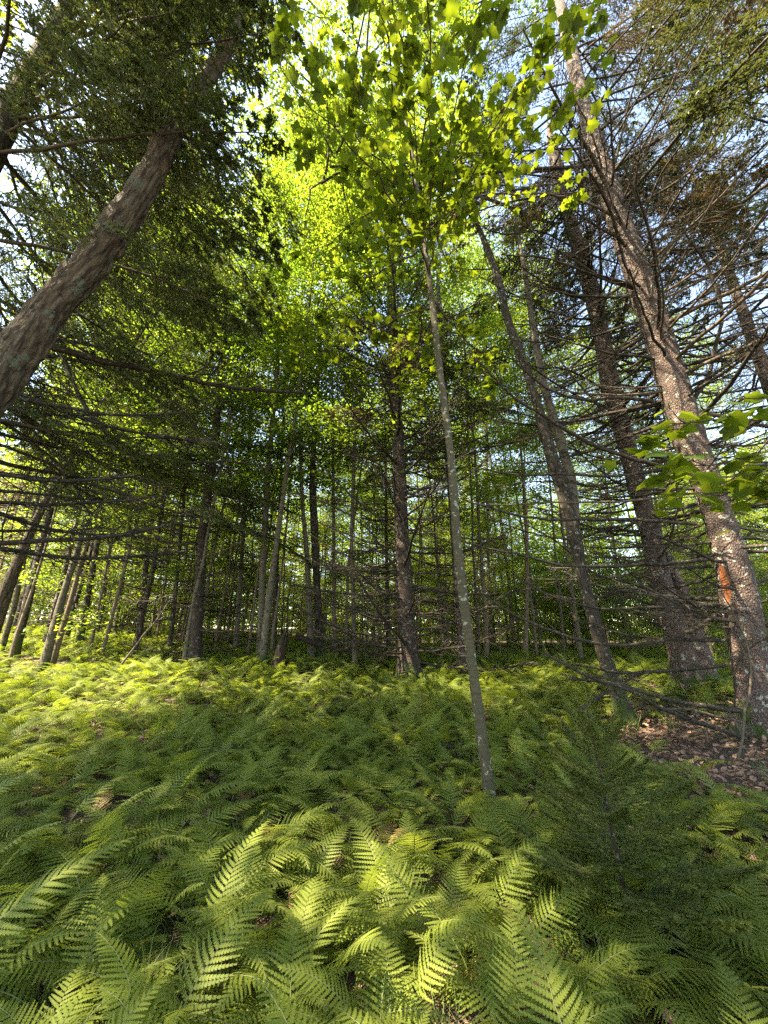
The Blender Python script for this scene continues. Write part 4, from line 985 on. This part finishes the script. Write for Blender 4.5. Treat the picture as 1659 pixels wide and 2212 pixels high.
sx = P(603, 1415, 8.2)[0]; T = thing("broken_stump", "short broken black stump with a jagged tip, beside the grey birch", "stump", (sx[0], sx[1], gz(sx[0], sx[1])))
g = Geo(); zz = np.linspace(-.1, sx[2] - gz(sx[0], sx[1]) + .42, 16); pp = np.column_stack([.12 * zz ** 2, 0 * zz, zz]); r = .13 * (1 - zz / zz[-1]) ** .6 + .012
g.tubes(pp, r, 14, cap=True, wob=lambda A, rr: rr * (.25 * vnoise(A * 20) + .3 * np.abs(vnoise(A * 45)))); link("trunk", g.mesh("stump", [M_rot]), T)
g = Geo()
for a in range(5):
    b = np.array([math.cos(a * 1.26) * .05 + .1, math.sin(a * 1.26) * .05, zz[-1] - .22]); g.tubes(np.array([b, b + [.01, 0, .12], b + [.03, .01, .2 + .04 * (a % 3)]]), np.array([.03, .018, .002]), 5)
link("splinters", g.mesh("splinters", [M_rot]), T)

def fallen(label, pts, r0, m_=M_deadp, tw=12):
    pts = [np.asarray(p) for p in pts]; o = pts[0]; T = thing("fallen_branch", label, "branch", o); t = Trunk(); t.ob = T; t.org = o
    limb(t, pts, r0, m_, tw, "stem", .4)
fallen("pale dead branch leaning up out of the ferns with a long side arm", pl([(262, 1435), (300, 1385), (335, 1340), (372, 1285)], 6.2, 6.6), .016)
fallen("silvery dead branch hanging level above the leaning pale one", pl([(372, 1285), (330, 1297), (290, 1300), (252, 1302)], 6.6, 6.2), .010)
fallen("dark fallen branch lying across the litter in front of the spruces", pl([(1240, 1545), (1300, 1500), (1345, 1478), (1390, 1450)], 4.4, 4.8), .018, M_dead)
fallen("thin whitish bare stem standing against the foot of the largest spruce", pl([(1592, 1640), (1603, 1560), (1618, 1480), (1612, 1380), (1585, 1320), (1560, 1270)], 4.05, 4.2), .011, M_deadp, 4)
fallen("rotten dark log lying behind the black trunk", pl([(640, 1372), (690, 1392), (735, 1402), (790, 1404)], 9.3, 9.0), .06, M_rot, 6)

# ------------------------------------------------------------------ the forest behind and around
def bg_tree(kind, name, label, cat, x, y, s, group):
    T = thing(name, label, cat, (x, y, gz(x, y)), random.random() * 6.28, group)
    tm, cm = kind; link("trunk", tm, T, None, None, s)
    if cm is not None: link("crown", cm, T, None, None, s)
    return T
taken = [(t.org[0], t.org[1]) for t in [D, E, Ft, B, Cs, Hs, I] + SLIM]
def free(x, y, d):
    return all((x - a) ** 2 + (y - b) ** 2 > d * d for a, b in taken)
def put(n, rr, th, chooser, dmin):
    k = 0; tries = 0
    while k < n and tries < n * 60:
        tries += 1
        r = math.sqrt(random.uniform(rr[0] ** 2, rr[1] ** 2)); a = random.uniform(*th)
        x, y = r * math.sin(a), r * math.cos(a)
        if not free(x, y, dmin): continue
        taken.append((x, y)); chooser(x, y, r, a); k += 1
G_D = "leafy hardwoods filling the woods behind"; G_C = "conifers standing in the woods behind"; G_U = "leafy saplings in the understory"; G_T = "thin spruces with dead twigs in the understory"
L_D = "tall slim hardwood with sunlit yellow green leaves, one of many in the woods behind"
L_C = "dark green conifer among the leafy trees in the woods behind"
L_U = "leafy green sapling filling the understory behind the ferns"
L_T = "thin spruce with bare dead twigs crowding the understory"
def mixed(pd, pc, pu, pt):
    def f(x, y, r, a):
        u = random.random()
        if u < pd: bg_tree(random.choice(DEC), "hardwood_tree", L_D, "tree", x, y, random.uniform(.85, 1.25), G_D)
        elif u < pd + pc: bg_tree(random.choice(CON), "conifer_tree", L_C, "tree", x, y, random.uniform(.8, 1.15), G_C)
        elif u < pd + pc + pu: bg_tree(random.choice(UND), "leafy_sapling", L_U, "sapling", x, y, random.uniform(.8, 1.3), G_U)
        else: bg_tree(random.choice(DED), "thin_spruce", L_T, "tree", x, y, random.uniform(.7, 1.15), G_T)
    return f
rad = math.radians
put(24, (10.5, 15), (rad(-47), rad(-17)), mixed(.08, .12, .20, .60), .8)
put(44, (15, 26), (rad(-48), rad(-17)), mixed(.14, .06, .36, .44), 1.0)
put(18, (11, 17), (rad(-17), rad(48)), mixed(.0, .0, .55, .45), .9)
put(54, (17, 28), (rad(-17), rad(48)), mixed(.06, .01, .68, .25), 1.0)
put(64, (28, 44), (rad(-50), rad(50)), mixed(.36, .03, .61, .0), 1.6)
for i, (x, y, s_) in enumerate(((-7.2, -1.6, 1.0), (-3.6, -2.2, 1.05), (-.8, -4.2, 1.0))):  # trunks behind the camera, added to shade the foreground
    bg_tree(SHADE_MAPLE, "hardwood_tree", L_D, "tree", x, y, s_, G_D)
for i, (x, y, k, s_) in enumerate(((-9.5, 1.0, 1, 1.0), )):  # unseen tree off to the side, added to dapple the sunlight
    bg_tree(DEC[k], "hardwood_tree", L_D, "tree", x, y, s_, G_D)
put(40, (13, 20), (rad(-48), rad(48)), lambda x, y, r, a: bg_tree(UND[2], "leafy_sapling", L_U, "sapling", x, y, random.uniform(.7, 1.2), G_U), .5)
put(40, (18, 28), (rad(-48), rad(48)), lambda x, y, r, a: bg_tree(random.choice(UND), "leafy_sapling", L_U, "sapling", x, y, random.uniform(.8, 1.2), G_U), .5)
put(12, (10, 18), (rad(-47), rad(47)), lambda x, y, r, a: bg_tree(random.choice(DED), "thin_spruce", L_T, "tree", x, y, random.uniform(.5, .9), G_T), .6)
put(26, (9.5, 16), (rad(-46), rad(46)), lambda x, y, r, a: bg_tree(random.choice((POLE, POLE2)), "slim_tree", "thin bare pole tree with a small high crown, one of the thicket behind the ferns", "tree", x, y, random.uniform(.8, 1.15), "thin pole trees in the thicket"), .5)
put(44, (16, 27), (rad(-40), rad(46)), lambda x, y, r, a: bg_tree(random.choice((POLE, POLE2)), "slim_tree", "thin bare pole tree with a small high crown, one of the thicket behind the ferns", "tree", x, y, random.uniform(.9, 1.3), "thin pole trees in the thicket"), .5)
put(5, (13, 22), (rad(6), rad(24)), lambda x, y, r, a: bg_tree(DEC[random.randrange(3)], "hardwood_tree", L_D, "tree", x, y, random.uniform(.9, 1.2), G_D), .8)
for (x, y, k, s_, lab) in ((-2.5, 8.4, 0, 1.2, "tall hardwood whose high bright crown closes the gap between hemlock and central spruce"), (.42, 9.1, 0, 1.2, "tall hardwood hidden behind the central spruce, its crown spreading over the top"), (2.6, 10.2, 1, 1.2, "tall hardwood behind the two stemmed leaning tree")):
    bg_tree(DEC[k], "hardwood_tree", lab, "tree", x, y, s_, None)
# outside the picture on the sunny side and behind: they throw the shade
put(4, (10.5, 17), (rad(-125), rad(-55)), mixed(.75, .25, 0, 0), 2.2)

n = 70000
a = rng.uniform(rad(-62), rad(62), n); r_ = rng.uniform(44, 66, n); z = rng.uniform(0, 1, n) ** 1.15 * 17
keep = vnoise(np.stack([a * 22, z * .35, r_ * .15], -1)) > -.25 - .5 * (z < 4)
a, r_, z = a[keep], r_[keep], z[keep]; x, y = r_ * np.sin(a), r_ * np.cos(a)
pos = np.column_stack([x, y, ground(x, y) + z + .2]); n = len(pos); g = Geo()
g.scatter(*LEAF_C, pos, rnd_dirs(n, .4), rnd_normals(n, .6), rng.uniform(.35, .8, n))
o = link("distant_woods", g.mesh("distant_woods", [M_bl], smooth=False, attr=False)); o['kind'] = 'stuff'; o['label'] = 'far leafy woods seen between the trunks'
print("objects", len(sc.objects), "ferns", nplants, "rest", len(rest))
